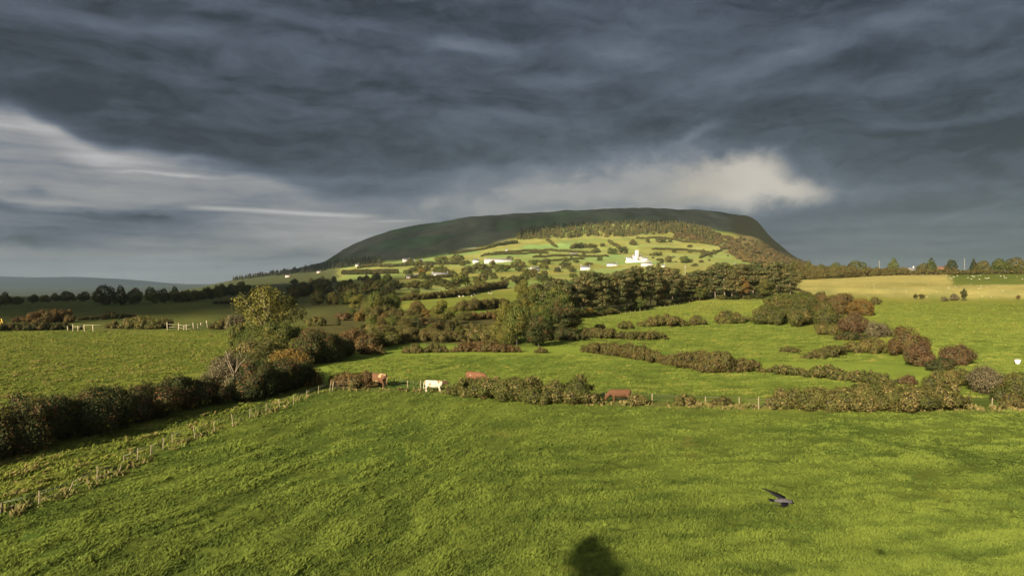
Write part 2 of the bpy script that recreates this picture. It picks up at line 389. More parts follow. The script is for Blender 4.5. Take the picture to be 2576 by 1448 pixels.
LM = dict(
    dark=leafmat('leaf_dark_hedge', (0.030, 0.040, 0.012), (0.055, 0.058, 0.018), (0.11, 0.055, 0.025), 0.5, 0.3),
    olive=leafmat('leaf_olive', (0.060, 0.070, 0.018), (0.105, 0.100, 0.026), (0.13, 0.085, 0.03), 0.5, 0.35),
    brown=leafmat('leaf_brown', (0.075, 0.066, 0.020), (0.108, 0.080, 0.027), (0.080, 0.088, 0.022), 0.5, 0.35),
    rust=leafmat('leaf_rust', (0.098, 0.060, 0.023), (0.132, 0.078, 0.028), (0.080, 0.080, 0.025), 0.6, 0.4),
    red=leafmat('leaf_red', (0.090, 0.052, 0.025), (0.120, 0.068, 0.031), (0.08, 0.074, 0.028), 0.6, 0.45),
    bramble=leafmat('leaf_bramble', (0.064, 0.074, 0.017), (0.102, 0.090, 0.025), (0.19, 0.138, 0.055), 0.7, 0.28),
    yellow=leafmat('leaf_yellow', (0.098, 0.094, 0.019), (0.140, 0.122, 0.026), (0.065, 0.070, 0.018), 0.4, 0.4),
    orange=leafmat('leaf_orange', (0.15, 0.098, 0.022), (0.14, 0.072, 0.022), (0.085, 0.08, 0.02), 0.5, 0.35),
    green=leafmat('leaf_green', (0.055, 0.075, 0.016), (0.095, 0.105, 0.024), (0.13, 0.10, 0.025), 0.25, 0.25, .2),
    pine=leafmat('leaf_pine', (0.075, 0.088, 0.034), (0.135, 0.122, 0.042), (0.17, 0.12, 0.05), 0.22, 0.35, .25),
    grey=leafmat('leaf_grey_scrub', (0.10, 0.082, 0.045), (0.14, 0.115, 0.06), (0.07, 0.07, 0.03), 0.5, 0.3),
    far=leafmat('leaf_far', (0.050, 0.058, 0.020), (0.085, 0.082, 0.026), (0.12, 0.08, 0.03), 0.03, 0.3),
)

# ground: colour of each field stored with the vertices, grass mottling in nodes
def _ground(t, b):
    p = geo_pos(); base = attr('field_colour').outputs['Color']; rough = X(attr('roughland').outputs['Fac'])
    s = X.nt.nodes.new('ShaderNodeSeparateXYZ'); t.links.new(p, s.inputs[0]); px, py = X(s.outputs[0]), X(s.outputs[1])
    v2 = vec(px, py, 0.0)
    n1 = noise(v2, 2.2, 6, 0.65); n2 = noise(v2, 0.35, 5, 0.6); n3 = noise(v2, 0.05, 4, 0.6); n4 = noise(v2, 0.012, 5, 0.6)
    k = 1.0 + (n1 - 0.5) * 0.75 + (n2 - 0.5) * 0.5 + (n3 - 0.5) * 0.45 + (n4 - 0.5) * 0.7
    k = clampx(k, 0.35, 1.8)
    col = mixc(1.0, base, vec(k, k, k), 'MULTIPLY')
    yel = mixc(1.0, col, (1.28, 1.03, 0.9), 'MULTIPLY')
    col = mixc(ramp(n2 * 0.5 + n3 * 0.5, 0.42, 0.66) * 0.5, col, yel)
    straw = ramp(noise(vec(px * 0.09, py * 0.35, 4.0), 1.0, 6, 0.7) , 0.52, 0.68) * rough
    col = mixc(straw * 0.75, col, (0.20, 0.15, 0.065))
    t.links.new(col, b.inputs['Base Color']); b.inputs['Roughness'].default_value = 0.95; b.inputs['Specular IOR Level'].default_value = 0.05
    bu = X.nt.nodes.new('ShaderNodeBump'); bu.inputs['Strength'].default_value = 0.6; bu.inputs['Distance'].default_value = 0.25
    hsum = n1 * 0.5 + n2 * 0.8
    t.links.new(hsum.s, bu.inputs['Height']); t.links.new(bu.outputs[0], b.inputs['Normal'])
GROUND = mat('grassland', _ground)

# ------------------------------------------------------------------ terrain mesh
def inpoly(px, py, poly):
    poly = np.asarray(poly, float); c = np.zeros(px.shape, bool); j = len(poly) - 1
    for i in range(len(poly)):
        xi, yi = poly[i]; xj, yj = poly[j]
        t = ((yi > py) != (yj > py)) & (px < (xj - xi) * (py - yi) / (yj - yi + 1e-12) + xi)
        c ^= t; j = i
    return c
def build_terrain():
    front = np.arctan((np.arange(-700, 3300, 5.5) - CU) / F)
    azs = np.concatenate([np.linspace(-math.pi, front[0], 60, endpoint=False), front, np.linspace(front[-1], math.pi, 60, endpoint=False)[1:]])
    inv = np.arange(1250, 58, -2.6) / 24038.0
    rr = np.concatenate([[2, 6, 12], 1 / inv, np.arange(420, 1000, 9), np.arange(1000, 3500, 16), np.geomspace(3500, 15500, 40)])
    A_, R_ = np.meshgrid(azs, rr); X_ = R_ * np.sin(A_); Y_ = R_ * np.cos(A_)
    H_ = ground(X_, Y_, True)
    V = np.stack([X_, Y_, H_], -1).reshape(-1, 3); V = np.concatenate([V, [[0, 0, 0]]])
    nr, na = A_.shape
    i = np.arange(nr - 1)[:, None] * na; j = np.arange(na)[None]; j2 = (j + 1) % na
    Q = np.stack([i + j, i + j2, i + na + j2, i + na + j], -1).reshape(-1, 4)[:, ::-1]
    T = np.stack([np.arange(na), (np.arange(na) + 1) % na, np.full(na, nr * na)], -1)
    me = make_mesh('ground', [(V, Q, 0, None)], True)
    # the small fan under the camera
    # colours
    u, z = uz(V[:, 0], V[:, 1]); y = HY - (V[:, 2] - CAMZ) * F / z
    n = fbm(V[:, 0] / 30, V[:, 1] / 30, 5, 4)
    nb = fbm(V[:, 0] / 260, V[:, 1] / 260, 15, 4)
    y = y + n * 5; u = u + nb * 26 + n * 16
    C = np.tile(np.array([0.084, 0.110, 0.018]), (len(V), 1)); RL = np.zeros(len(V))
    def setc(mask, c, rl=None):
        C[mask] = c
        if rl is not None: RL[mask] = rl
    near = z < 105
    mid = (z >= 88)
    setc(mid, (0.140, 0.185, 0.028))
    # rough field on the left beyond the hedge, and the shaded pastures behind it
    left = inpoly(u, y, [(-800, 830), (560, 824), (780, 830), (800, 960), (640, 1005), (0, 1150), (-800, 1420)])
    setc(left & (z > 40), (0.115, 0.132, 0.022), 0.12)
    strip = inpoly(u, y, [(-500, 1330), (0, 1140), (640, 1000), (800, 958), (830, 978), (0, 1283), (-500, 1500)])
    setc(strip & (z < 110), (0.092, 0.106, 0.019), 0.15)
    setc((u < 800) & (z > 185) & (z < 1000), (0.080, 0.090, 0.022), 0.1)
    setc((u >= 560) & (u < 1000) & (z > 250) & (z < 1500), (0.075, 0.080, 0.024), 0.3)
    # pastures on the right
    setc((u > 1990) & (z > 150) & (z < 345), (0.168, 0.182, 0.030), 0.1)
    up = (u > 1980) & (z >= 345 + 8 * n) & (z < 900)
    setc(up, (0.32, 0.285, 0.092), 0.85)
    setc(up & (u > 2380) & (y < 718 + 10 * n), (0.10, 0.125, 0.024), 0.1)
    setc((u > 1280) & (u < 2000) & (z > 215) & (z < 420), (0.215, 0.235, 0.042), 0.2)
    setc((u > 1000) & (u <= 1300) & (z > 300) & (z < 560), (0.165, 0.185, 0.032), 0.15)
    # lower slopes of the hill, in small fields
    hz = (z > 560) & (u > 850) & (u < 2100) & ~up
    fx = np.floor((V[:, 0] + 40 * n + 0.25 * V[:, 1]) / 130); fy = np.floor((V[:, 1] + 50 * n) / 95)
    rnd = _hash(fx, fy, 77); rnd2 = _hash(fx, fy, 78)
    fieldc = np.stack([0.165 + 0.13 * rnd, 0.205 + 0.08 * rnd2, 0.048 + 0.04 * rnd2], -1)
    fieldc[:, 0] = np.minimum(fieldc[:, 0], fieldc[:, 1] * 1.02); C[hz] = fieldc[hz]; RL[hz] = 0.15
    # the heath of the upper hill
    lineU = [600, 820, 1000, 1150, 1290, 1420, 1560, 1700, 1800, 1900, 1960, 2100]
    lineY = [705, 672, 655, 637, 597, 572, 562, 562, 575, 600, 630, 650]
    heath = (z > 1300) & (y < np.interp(u, lineU, lineY) + 10 * nb) & (u > 560) & (u < 2100)
    gul = fbm(V[:, 0] / 60, V[:, 1] / 300, 91, 5) + 0.6 * fbm(V[:, 0] / 22, V[:, 1] / 60, 93, 3); gr = np.clip(fbm(V[:, 0] / 150, V[:, 1] / 220, 95, 4) * 2.2 + .35 - (y < 570) * .3, 0, 1)
    hc = np.stack([0.098 - 0.022 * gr, 0.092 + 0.022 * gr, 0.062 - 0.008 * gr], -1) * (1.45 + 1.25 * gul + 0.6 * nb)[:, None]
    C[heath] = hc[heath]; RL[heath] = 0.12
    slope = (z > 1500) & (u > 1840) & (u < 2100)
    setc(slope, (0.14, 0.115, 0.045), 0.3)
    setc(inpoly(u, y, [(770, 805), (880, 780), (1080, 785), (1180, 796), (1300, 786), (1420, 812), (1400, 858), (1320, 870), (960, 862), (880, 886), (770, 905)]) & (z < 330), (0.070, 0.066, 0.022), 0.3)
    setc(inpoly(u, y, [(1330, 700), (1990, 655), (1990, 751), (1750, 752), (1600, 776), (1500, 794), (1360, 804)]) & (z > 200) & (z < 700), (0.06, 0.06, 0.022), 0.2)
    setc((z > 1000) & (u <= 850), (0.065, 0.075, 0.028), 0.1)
    setc(z > 4600, (0.06, 0.07, 0.05), 0.0)
    band = fbm(V[:, 0] / 55, y / 4.5, 101, 4); bw = (np.clip(band * 2.2 + .2, 0, 1) * .6)[:, None] * (up & (y > 700))[:, None]
    C[:] = C * (1 - bw) + np.array([0.155, 0.160, 0.034]) * bw
    # bare earth patch by the pines, worn patch in the near field
    def patch(uu, yy, du, dy, c, k=1.0):
        w = np.clip(1.3 - np.hypot((u - uu) / du, (y - yy) / dy) + n * 0.9, 0, 1)[:, None] * k; C[:] = C * (1 - w) + np.array(c) * w
    patch(1800, 772, 50, 6, (0.20, 0.13, 0.05), .6)
    patch(1725, 1112, 26, 9, (0.20, 0.165, 0.04), .35); patch(1735, 1145, 14, 20, (0.17, 0.15, 0.03), .35)
    patch(1265, 1095, 16, 4, (0.2, 0.17, 0.05), .4); patch(1370, 1062, 25, 3, (0.2, 0.17, 0.05), .3); patch(1640, 1107, 18, 3, (0.2, 0.17, 0.05), .3)
    # the line of the cattle fence: dry grass
    d = np.abs(y - np.interp(u, [830, 1100, 1500, 1900, 2575], [976, 985, 1014, 1026, 1034])) + 30 * (u < 830) + np.abs(n) * 6
    w = np.clip(1 - d / 8, 0, 1)[:, None] * .6; w[z > 130] = 0; C[:] = C * (1 - w) + np.array([0.19, 0.15, 0.05]) * w
    C[near] *= (1 + 0.55 * np.clip(streaks(V[near, 0], V[near, 1]), -.6, .6) * np.clip(1.4 - z[near] / 110, 0, 1))[:, None]
    lush = fbm(V[:, 0] / 14, V[:, 1] / 9, 97, 4); C *= (1 + 0.45 * np.clip(lush, -.5, .5) * (z < 420))[:, None]; C[:, 0] *= 1 - .35 * np.clip(-lush, 0, .5) * (z < 420)
    for _ in range(2):      # soften the borders between fields
        G3 = C[:-1].reshape(nr, na, 3); G3 = (np.roll(G3, 1, 1) + np.roll(G3, -1, 1) + 2 * G3) / 4
        G3[1:-1] = (G3[:-2] + G3[2:] + 2 * G3[1:-1]) / 4; C[:-1] = G3.reshape(-1, 3)
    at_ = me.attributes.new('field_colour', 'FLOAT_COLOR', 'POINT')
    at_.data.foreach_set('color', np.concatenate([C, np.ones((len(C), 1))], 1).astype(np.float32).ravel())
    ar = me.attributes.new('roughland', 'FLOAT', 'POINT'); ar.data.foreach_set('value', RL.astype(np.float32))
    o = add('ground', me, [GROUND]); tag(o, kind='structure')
    return o
build_terrain()

# ------------------------------------------------------------------ distant hill range
def distant_range():
    ou = np.array([-1500, -700, -200, 0, 90, 180, 270, 330, 400, 470, 560, 640])
    oy = np.array([709, 702, 696, 695, 698, 696, 701, 711, 723, 735, 745, 752])
    us = np.arange(-1500, 641, 12.0); D = 11500.0
    top = CAMZ + (HY - np.interp(us, ou, oy)) * D / F; base = -110.0
    V = []; ts = np.linspace(-1, 1, 25)
    for t in ts:
        Y = D + t * 2600; prof = math.cos(t * math.pi / 2) ** 1.4
        X_ = (us - CU) / F * D
        z = base + (top - base) * prof * (1 + 0.10 * fbm(X_ / 700, Y / 700 + 0 * X_, 3, 4) * (1 - abs(abs(t) - .5) * 2))
        V.append(np.stack([X_, np.full_like(X_, Y), z], -1))
    V = np.concatenate(V); n = len(us); i = np.arange(len(ts) - 1)[:, None] * n; j = np.arange(n - 1)[None]
    Q = np.stack([i + j, i + j + 1, i + n + j + 1, i + n + j], -1).reshape(-1, 4)
    o = add('distant_mountains', [(V, Q, 0, None)], [plain('far_shade_blue', (0.034, 0.046, 0.060), 0.95, 0.3, 0.003)], smooth=True)  # base colour made dark and bluish, standing in for cloud shade
    tag(o, kind='structure')
distant_range()

# ------------------------------------------------------------------ clouds between the sun and the shaded land
CLOUD = plain('cloud_vapour', (0.8, 0.8, 0.82), 1.0, 0.05, 0.01)
_bm = bmesh.new(); bmesh.ops.create_icosphere(_bm, subdivisions=1, radius=1.0)
ICO1_V = np.array([v.co[:] for v in _bm.verts]); ICO1_F = np.array([[v.index for v in f.verts] for f in _bm.faces]); _bm.free()
def cloud_over(points, alt, seed, step=85.0):
    rng = np.random.default_rng(seed)
    pl = np.array([[(p - SUNDIR * ((alt - p.z) / -SUNDIR.z)).x, (p - SUNDIR * ((alt - p.z) / -SUNDIR.z)).y] for p in points])
    x0, y0 = pl.min(0) - 10; x1, y1 = pl.max(0) + 10
    gx, gy = np.meshgrid(np.arange(x0, x1, step), np.arange(y0, y1, step)); gx = (gx + rng.uniform(-.4, .4, gx.shape) * step).ravel(); gy = (gy + rng.uniform(-.4, .4, gy.shape) * step).ravel()
    k = inpoly(gx, gy, pl); gx, gy = gx[k], gy[k]
    d = np.full(len(gx), 1e9)
    for i in range(len(pl)):
        a, b = pl[i - 1], pl[i]; ab = b - a; t = np.clip(((gx - a[0]) * ab[0] + (gy - a[1]) * ab[1]) / (ab @ ab + 1e-9), 0, 1)
        d = np.minimum(d, np.hypot(gx - a[0] - t * ab[0], gy - a[1] - t * ab[1]))
    r = np.clip(d * 1.1, step * .32, step * 1.5) * rng.uniform(.85, 1.15, len(gx))
    zc = alt + rng.uniform(-20, 20, len(gx)); org = np.array([pl[:, 0].mean(), pl[:, 1].mean(), alt])
    V = (ICO1_V[None] * np.stack([r, r, r * .45 + 8], -1)[:, None] + np.stack([gx, gy, zc], -1)[:, None] - org).reshape(-1, 3)
    Fc = (ICO1_F[None] + np.arange(len(gx))[:, None, None] * len(ICO1_V)).reshape(-1, 3)
    o = add('cloud', [(V, Fc, 0, None)], [CLOUD], loc=org, smooth=True); tag(o, kind='structure')
hp = [at(u, y) for u, y in [(560, 703), (820, 676), (1000, 656), (1150, 638), (1290, 600), (1420, 574), (1560, 559), (1690, 556), (1790, 568), (1870, 592), (1920, 612)]]
cloud_over(hp + [on(2005, 2700), on(2080, 3600), on(2000, 4800), on(500, 4800), on(350, 2600)], 2000, 5)
lp = [at(u, y) for u, y in [(-1100, 806), (0, 806), (540, 806), (640, 790), (740, 782), (830, 772), (905, 748), (950, 722), (935, 704)]]
cloud_over(lp + [on(840, 1150), on(620, 1500), on(300, 1900), on(-1100, 1900)], 1900, 6)

# ------------------------------------------------------------------ leaves, bushes and hedges
def leaf_quads(C, N, s, rng, flat=0.62):
    n = len(C); rnd = rng.normal(size=(n, 3)); N = N / (np.linalg.norm(N, axis=1, keepdims=True) + 1e-9)
    t = np.cross(N, rnd); t /= np.linalg.norm(t, axis=1, keepdims=True) + 1e-9; b = np.cross(N, t)
    s = np.asarray(s)[:, None] * 0.5
    k = 0.35 * s * N
    V = np.stack([C + t * s, C + b * s * flat + k, C - t * s, C - b * s * flat + k], 1).reshape(-1, 3)
    return V, np.arange(4 * n).reshape(-1, 4)
def blob_leaves(cs, rs, leaf, rng, cover=1.5, floor=None, inner=0.80, shell=(0.78, 1.08)):
    """leaves over a union of ellipsoids; cs (n,3), rs (n,3)"""
    cs = np.asarray(cs, float); rs = np.asarray(rs, float)
    area = 4 * math.pi * (((rs[:, 0] * rs[:, 1]) ** 1.6 + (rs[:, 0] * rs[:, 2]) ** 1.6 + (rs[:, 1] * rs[:, 2]) ** 1.6) / 3) ** (1 / 1.6)
    cnt = np.maximum((cover * area / (leaf * leaf * 0.6)).astype(int), 6)
    idx = np.repeat(np.arange(len(cs)), cnt); d = rng.normal(size=(len(idx), 3)); d /= np.linalg.norm(d, axis=1, keepdims=True)
    rad = rng.uniform(shell[0], shell[1], len(idx)); out = rng.random(len(idx)) < 0.07; rad[out] *= rng.uniform(1.0, 1.22, out.sum())
    P = cs[idx] + d * rs[idx] * rad[:, None]
    keep = np.ones(len(P), bool)
    # drop leaves buried in neighbouring lumps
    order = np.argsort(cs[:, 0])
    for k in range(len(cs)):
        near = np.abs(P[:, 0] - cs[k, 0]) < rs[k, 0]
        q = np.where(near)[0]
        if len(q) == 0: continue
        e = (((P[q] - cs[k]) / rs[k]) ** 2).sum(1) < inner ** 2
        keep[q[e & (idx[q] != k)]] = False
    if floor is not None: keep &= P[:, 2] > floor(P)
    P = P[keep]; d = d[keep]; idx = idx[keep]
    N = d / rs[idx] * rs[idx].mean(1, keepdims=True) + rng.normal(size=P.shape) * 0.55
    s = leaf * rng.uniform(0.45, 1.65, len(P))
    V, Q = leaf_quads(P, N, s, rng)
    lump = rng.uniform(-.22, .22, len(cs))
    tint = np.clip(rng.uniform(0.15, 0.85, len(P)) + lump[idx], 0, 1)
    cen = cs.mean(0); cen[2] = cs[:, 2].min() - rs[:, 2].mean()
    g = P - cen; g /= np.linalg.norm(g, axis=1, keepdims=True) + 1e-9
    ow = d / rs[idx] * rs[idx].mean(1, keepdims=True); ow = ow / (np.linalg.norm(ow, axis=1, keepdims=True) + 1e-9) * .8 + g * .35 + np.array([0, 0, .15])
    ow /= np.linalg.norm(ow, axis=1, keepdims=True) + 1e-9
    return V, Q, np.concatenate([tint[:, None], ow], 1)
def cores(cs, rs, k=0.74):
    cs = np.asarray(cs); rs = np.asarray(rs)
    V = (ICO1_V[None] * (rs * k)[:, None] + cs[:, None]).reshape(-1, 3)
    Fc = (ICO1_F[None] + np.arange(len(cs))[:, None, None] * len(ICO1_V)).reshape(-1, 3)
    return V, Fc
_seed = [100]
def hedge(name, cat, label, pts, leaf='olive', width=None, loose=0.0, group=None, ls=1.0, cover=1.15, taper=0.55, Z=None):
    """a hedge or thicket along picture points (u, base y, top y) standing on the ground"""
    _seed[0] += 1; rng = np.random.default_rng(_seed[0])
    P = [at(u, yb) if Z is None else on(u, Z) for u, yb, yt in pts]
    Hh = [max((yb - yt) * p.y / F if Z is None else CAMZ + (HY - yt) * Z / F - p.z, 0.35) for (u, yb, yt), p in zip(pts, P)]
    org = P[len(P) // 2].copy()
    seg = [0.0]
    for a, b in zip(P[:-1], P[1:]): seg.append(seg[-1] + (b - a).length)
    tot = seg[-1]; hm = sum(Hh) / len(Hh)
    n = max(3, int(tot / (hm * 0.42)) + 1)
    cs, rs = [], []
    for i in range(n):
        s = tot * (i + rng.uniform(-.35, .35)) / (n - 1); s = min(max(s, 0), tot)
        x = np.interp(s, seg, [p.x for p in P]); y = np.interp(s, seg, [p.y for p in P]); h = np.interp(s, seg, Hh)
        endk = min(s, tot - s) / (hm * 0.9); h *= taper + (1 - taper) * min(1, endk) if len(pts) > 1 else 1
        h *= rng.uniform(.80, 1.05) * (.72 if rng.random() < .10 else 1)
        w = (width if width else h * 0.62)
        for j in range(6):
            top = j in (0, 4)
            rx = min(h * (rng.uniform(.30, .46) if j < 3 else rng.uniform(.14, .30)), w * .9)
            ry = rx * rng.uniform(.85, 1.2); rz = max(h * rng.uniform(.28, .42), .1) if j < 3 else rx * rng.uniform(.9, 1.5)
            ox, oy = rng.normal(0, .25 * h), rng.normal(0, .42 * w)
            if top: zc = (h if j == 0 else h * rng.uniform(.92, 1.1)) - rz; ox *= .4 if j == 0 else 1.2; oy *= .4 if j == 0 else 1.0
            else: zc = h * rng.uniform(.22, .62)
            zc = min(zc, h * 1.1 - rz)
            gx, gy = x + ox, y + oy
            cs.append((gx - org.x, gy + 0.45 * w - org.y, float(ground(gx, gy + .45 * w)) + zc - org.z)); rs.append((rx, ry, rz))
    cs = np.array(cs); rs = np.array(rs)
    leaf_s = (0.085 + org.y * 0.00105) * ls
    fl = lambda q: ground(q[:, 0] + org.x, q[:, 1] + org.y) - org.z - 0.05
    V, Q, t = blob_leaves(cs, rs, leaf_s, rng, cover, fl, shell=(0.74, 1.12 + loose))
    cv, cf = cores(cs, rs)
    # shoots standing out of the top and the sides
    ns = int(len(cs) * 2.2); k = rng.integers(0, len(cs), ns); d = rng.normal(size=(ns, 3)); d[:, 2] = np.abs(d[:, 2]) + .7; d /= np.linalg.norm(d, axis=1, keepdims=True)
    b0 = cs[k] + d * rs[k] * .95; ln = hm * rng.uniform(.07, .24, ns); dirn = d * .5 + np.array([0, 0, .8]) + rng.normal(0, .2, (ns, 3))
    m = 6; tt_ = (np.arange(m) + .5) / m; C = (b0[:, None] + dirn[:, None] * (ln[:, None] * tt_)[:, :, None]).reshape(-1, 3) + rng.normal(0, leaf_s * .25, (ns * m, 3))
    V2, Q2 = leaf_quads(C, rng.normal(size=C.shape), leaf_s * rng.uniform(.45, .85, len(C)), rng)
    Q = np.concatenate([Q, Q2 + len(V)]); V = np.concatenate([V, V2]); t = np.concatenate([t, np.concatenate([rng.uniform(.3, 1, len(C))[:, None], np.repeat(d, m, 0)], 1)])
    o = add(name, [(V, Q, 0, t), (cv, cf, 1, None)], [LM[leaf], CORE], loc=org)
    return tag(o, label, cat, group)
def dome(name, cat, label, u0, u1, yb, yt, leaf='olive', **k):
    """a single rounded bush filling the picture span u0..u1"""
    r = (u1 - u0) * 0.22
    um = (u0 + u1) / 2
    return hedge(name, cat, label, [(u0 + r, yb, yt + (yb - yt) * .25), (um, yb, yt), (u1 - r, yb, yt + (yb - yt) * .2)], leaf, taper=0.75, **k)

# --- the near left hedge and the tangle at its far end
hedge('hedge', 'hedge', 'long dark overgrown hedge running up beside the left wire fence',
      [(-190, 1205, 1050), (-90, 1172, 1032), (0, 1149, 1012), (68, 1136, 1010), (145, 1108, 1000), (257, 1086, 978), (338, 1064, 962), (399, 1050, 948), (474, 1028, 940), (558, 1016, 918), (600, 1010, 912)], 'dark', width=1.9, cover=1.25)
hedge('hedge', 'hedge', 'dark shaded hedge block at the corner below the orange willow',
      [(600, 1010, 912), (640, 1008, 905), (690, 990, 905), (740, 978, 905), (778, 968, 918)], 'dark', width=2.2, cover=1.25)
dome('bush', 'bush', 'tawny bush rising behind the dark hedge beside bare grey branches', 525, 612, 985, 872, 'grey')
dome('bush', 'bush', 'olive scrub behind the dark hedge left of the orange willow', 590, 700, 965, 842, 'olive')
dome('willow', 'bush', 'tall orange and yellow willow bush glowing at the end of the dark hedge', 682, 768, 972, 838, 'orange', loose=.12)
dome('bush', 'bush', 'small dark bush in the shade right of the orange willow', 752, 798, 966, 922, 'dark')
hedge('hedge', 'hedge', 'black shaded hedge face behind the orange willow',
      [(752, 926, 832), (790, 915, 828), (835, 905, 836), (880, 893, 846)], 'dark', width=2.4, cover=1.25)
dome('bush', 'bush', 'tall russet bush with a rounded top between black hedge and olive thicket', 868, 932, 886, 793, 'rust')
hedge('thicket', 'thicket', 'olive thicket above the low russet brambles at the left edge of the middle field',
      [(925, 880, 812), (955, 872, 806), (985, 868, 812), (1010, 866, 822)], 'olive', width=3)
hedge('bramble', 'bramble', 'low russet bramble patch under the olive thicket', [(908, 891, 870), (935, 892, 868), (965, 891, 870)], 'rust')
hedge('bramble', 'bramble', 'low brown bramble clump with yellow tips, left end of the row across the middle field', [(1015, 888, 868), (1040, 888, 864), (1062, 888, 869)], 'brown')
hedge('bramble', 'bramble', 'low brown bramble clump with a notch, second in the row across the middle field', [(1070, 887, 868), (1095, 887, 862), (1125, 886, 872)], 'brown')
hedge('bramble', 'bramble', 'long reddish bramble bank at the right end of the row across the middle field', [(1140, 886, 866), (1190, 885, 859), (1250, 886, 860), (1306, 886, 866)], 'rust')
dome('bramble', 'bramble', 'small brown bramble tuft right of the reddish bramble bank', 1335, 1385, 888, 873, 'brown')
hedge('scrub', 'scrub', 'rolling band of brown scrub below the yellow tree', [(990, 860, 828), (1050, 858, 822), (1110, 860, 828), (1170, 862, 834)], 'brown', width=4)
hedge('scrub', 'scrub', 'dark green scrub band between brown scrub and the yellow tree', [(1010, 836, 806), (1080, 834, 800), (1150, 834, 806)], 'dark', width=4)
hedge('scrub', 'scrub', 'olive scrub slope left of the dark centre shrubs', [(1170, 852, 822), (1220, 858, 826), (1285, 864, 834)], 'bramble', width=4)
dome('scrub', 'scrub', 'rust coloured scrub on the slope above the reddish bramble bank', 1150, 1235, 838, 806, 'brown')
# --- the fence line with the cattle
hedge('bramble', 'bramble', 'reddish brown bramble beside the tan and brown cow by the left fence corner', [(836, 973, 936), (870, 975, 931), (905, 976, 934), (950, 974, 942)], 'rust', width=1.2)
hedge('bramble', 'bramble', 'long tangled bramble bank on the cattle fence right of the white cow',
      [(1120, 992, 966), (1160, 998, 955), (1200, 1004, 952), (1260, 1009, 954), (1310, 1011, 942), (1350, 1013, 940), (1400, 1015, 948), (1440, 1017, 948), (1490, 1018, 972), (1515, 1018, 992)], 'bramble', width=1.7, cover=1.3)
dome('bush', 'bush', 'small bushy tuft on the fence right of the grazing brown cow', 1572, 1640, 1019, 984, 'bramble')
dome('bush', 'bush', 'rounded tan bush on the fence, larger of the two between lone posts', 1682, 1760, 1019, 981, 'bramble')
dome('bush', 'bush', 'rounded tan bush on the fence, smaller of the two between lone posts', 1784, 1846, 1020, 988, 'brown')
hedge('hedge', 'hedge', 'broad bramble hedge at the far right end of the near field',
      [(1935, 1027, 1008), (1975, 1031, 980), (2030, 1034, 974), (2100, 1035, 978), (2180, 1035, 968), (2290, 1035, 968), (2390, 1034, 974), (2445, 1031, 992)], 'bramble', width=1.9, cover=1.3)
dome('bush', 'bush', 'reddish bush at the right picture edge beside a single fence post', 2500, 2600, 1030, 990, 'brown')
# --- long bramble rows across the middle
hedge('hedge', 'hedge', 'long sinuous brown bramble hedge across the middle field, its left half',
      [(1462, 884, 872), (1500, 890, 862), (1560, 897, 864), (1620, 907, 870), (1660, 915, 890), (1700, 922, 896), (1745, 930, 884), (1800, 937, 880), (1850, 937, 898), (1900, 936, 902), (1926, 938, 916)], 'brown', width=1.8)
dome('bush', 'bush', 'dark rounded bush topping the sinuous brown hedge', 1580, 1632, 898, 858, 'olive')
hedge('hedge', 'hedge', 'thin tail of the sinuous brown hedge running right to the boundary trees',
      [(1935, 938, 918), (1985, 944, 920), (2040, 950, 926), (2085, 955, 918), (2130, 960, 930), (2190, 966, 934), (2255, 970, 944)], 'bramble', width=1.2)
dome('bush', 'bush', 'reddish upright bush at the right tip of the sinuous hedge', 2266, 2306, 968, 930, 'red')
dome('bush', 'bush', 'flat brown mound alone in the right middle field', 1948, 2028, 888, 871, 'brown')
hedge('bush', 'bush', 'pair of joined brown mounds just right of the flat mound', [(2022, 903, 888), (2060, 903, 882), (2095, 898, 868), (2122, 893, 874)], 'brown')
# --- hedges below the pines
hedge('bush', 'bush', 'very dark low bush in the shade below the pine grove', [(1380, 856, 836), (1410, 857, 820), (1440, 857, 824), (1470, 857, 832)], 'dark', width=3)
hedge('hedge', 'hedge', 'brown hedge stretching right from the very dark low bush', [(1468, 848, 826), (1505, 852, 822), (1560, 854, 830), (1620, 855, 834), (1676, 855, 836)], 'brown', width=2)
dome('bush', 'bush', 'small conical bush on top of the brown hedge below the pines', 1495, 1522, 830, 806, 'olive')
dome('bush', 'bush', 'lone rounded dark bush standing out on the lit slope below the pines', 1546, 1602, 828, 800, 'olive')
hedge('hedge', 'hedge', 'bushy hedge below the pines, first long mound from the left', [(1610, 822, 804), (1645, 823, 792), (1690, 821, 792), (1728, 819, 802)], 'olive', width=3)
dome('bush', 'bush', 'middle rounded mound of the bushy hedge below the pines', 1724, 1794, 818, 782, 'brown')
dome('bush', 'bush', 'broad rounded mound of the bushy hedge next to the willow scrub', 1786, 1892, 815, 777, 'olive')
# --- boundary of trees and scrub running down to the right
hedge('thicket', 'thicket', 'large domed willow scrub on the boundary right of the pine grove', [(1900, 816, 780), (1935, 818, 758), (1985, 818, 748), (2040, 816, 750), (2095, 818, 756), (2125, 818, 770)], 'olive', width=8)
hedge('thicket', 'thicket', 'upper crest of willow scrub behind the large domed scrub', [(1930, 770, 742), (1990, 768, 734), (2060, 770, 742)], 'green', width=4)
dome('bush', 'bush', 'small brown bush on the skyline of the willow scrub, left one', 2003, 2040, 752, 726, 'brown')
dome('bush', 'bush', 'small brown bush on the skyline of the willow scrub, right one', 2044, 2078, 752, 728, 'brown')
dome('bush', 'bush', 'tall red brown bush crowning the right end of the willow scrub', 2080, 2148, 790, 722, 'rust')
dome('bush', 'bush', 'orange green bush at the corner of the upper right pasture', 2132, 2200, 792, 730, 'orange', loose=.1)
dome('bush', 'bush', 'brown shrub stub against the straw pasture corner', 2190, 2216, 766, 740, 'brown')
dome('bush', 'bush', 'deep red bush below the orange green corner bush', 2126, 2186, 838, 774, 'red')
dome('bush', 'bush', 'olive bush left of the deep red bush', 2036, 2130, 842, 800, 'olive')
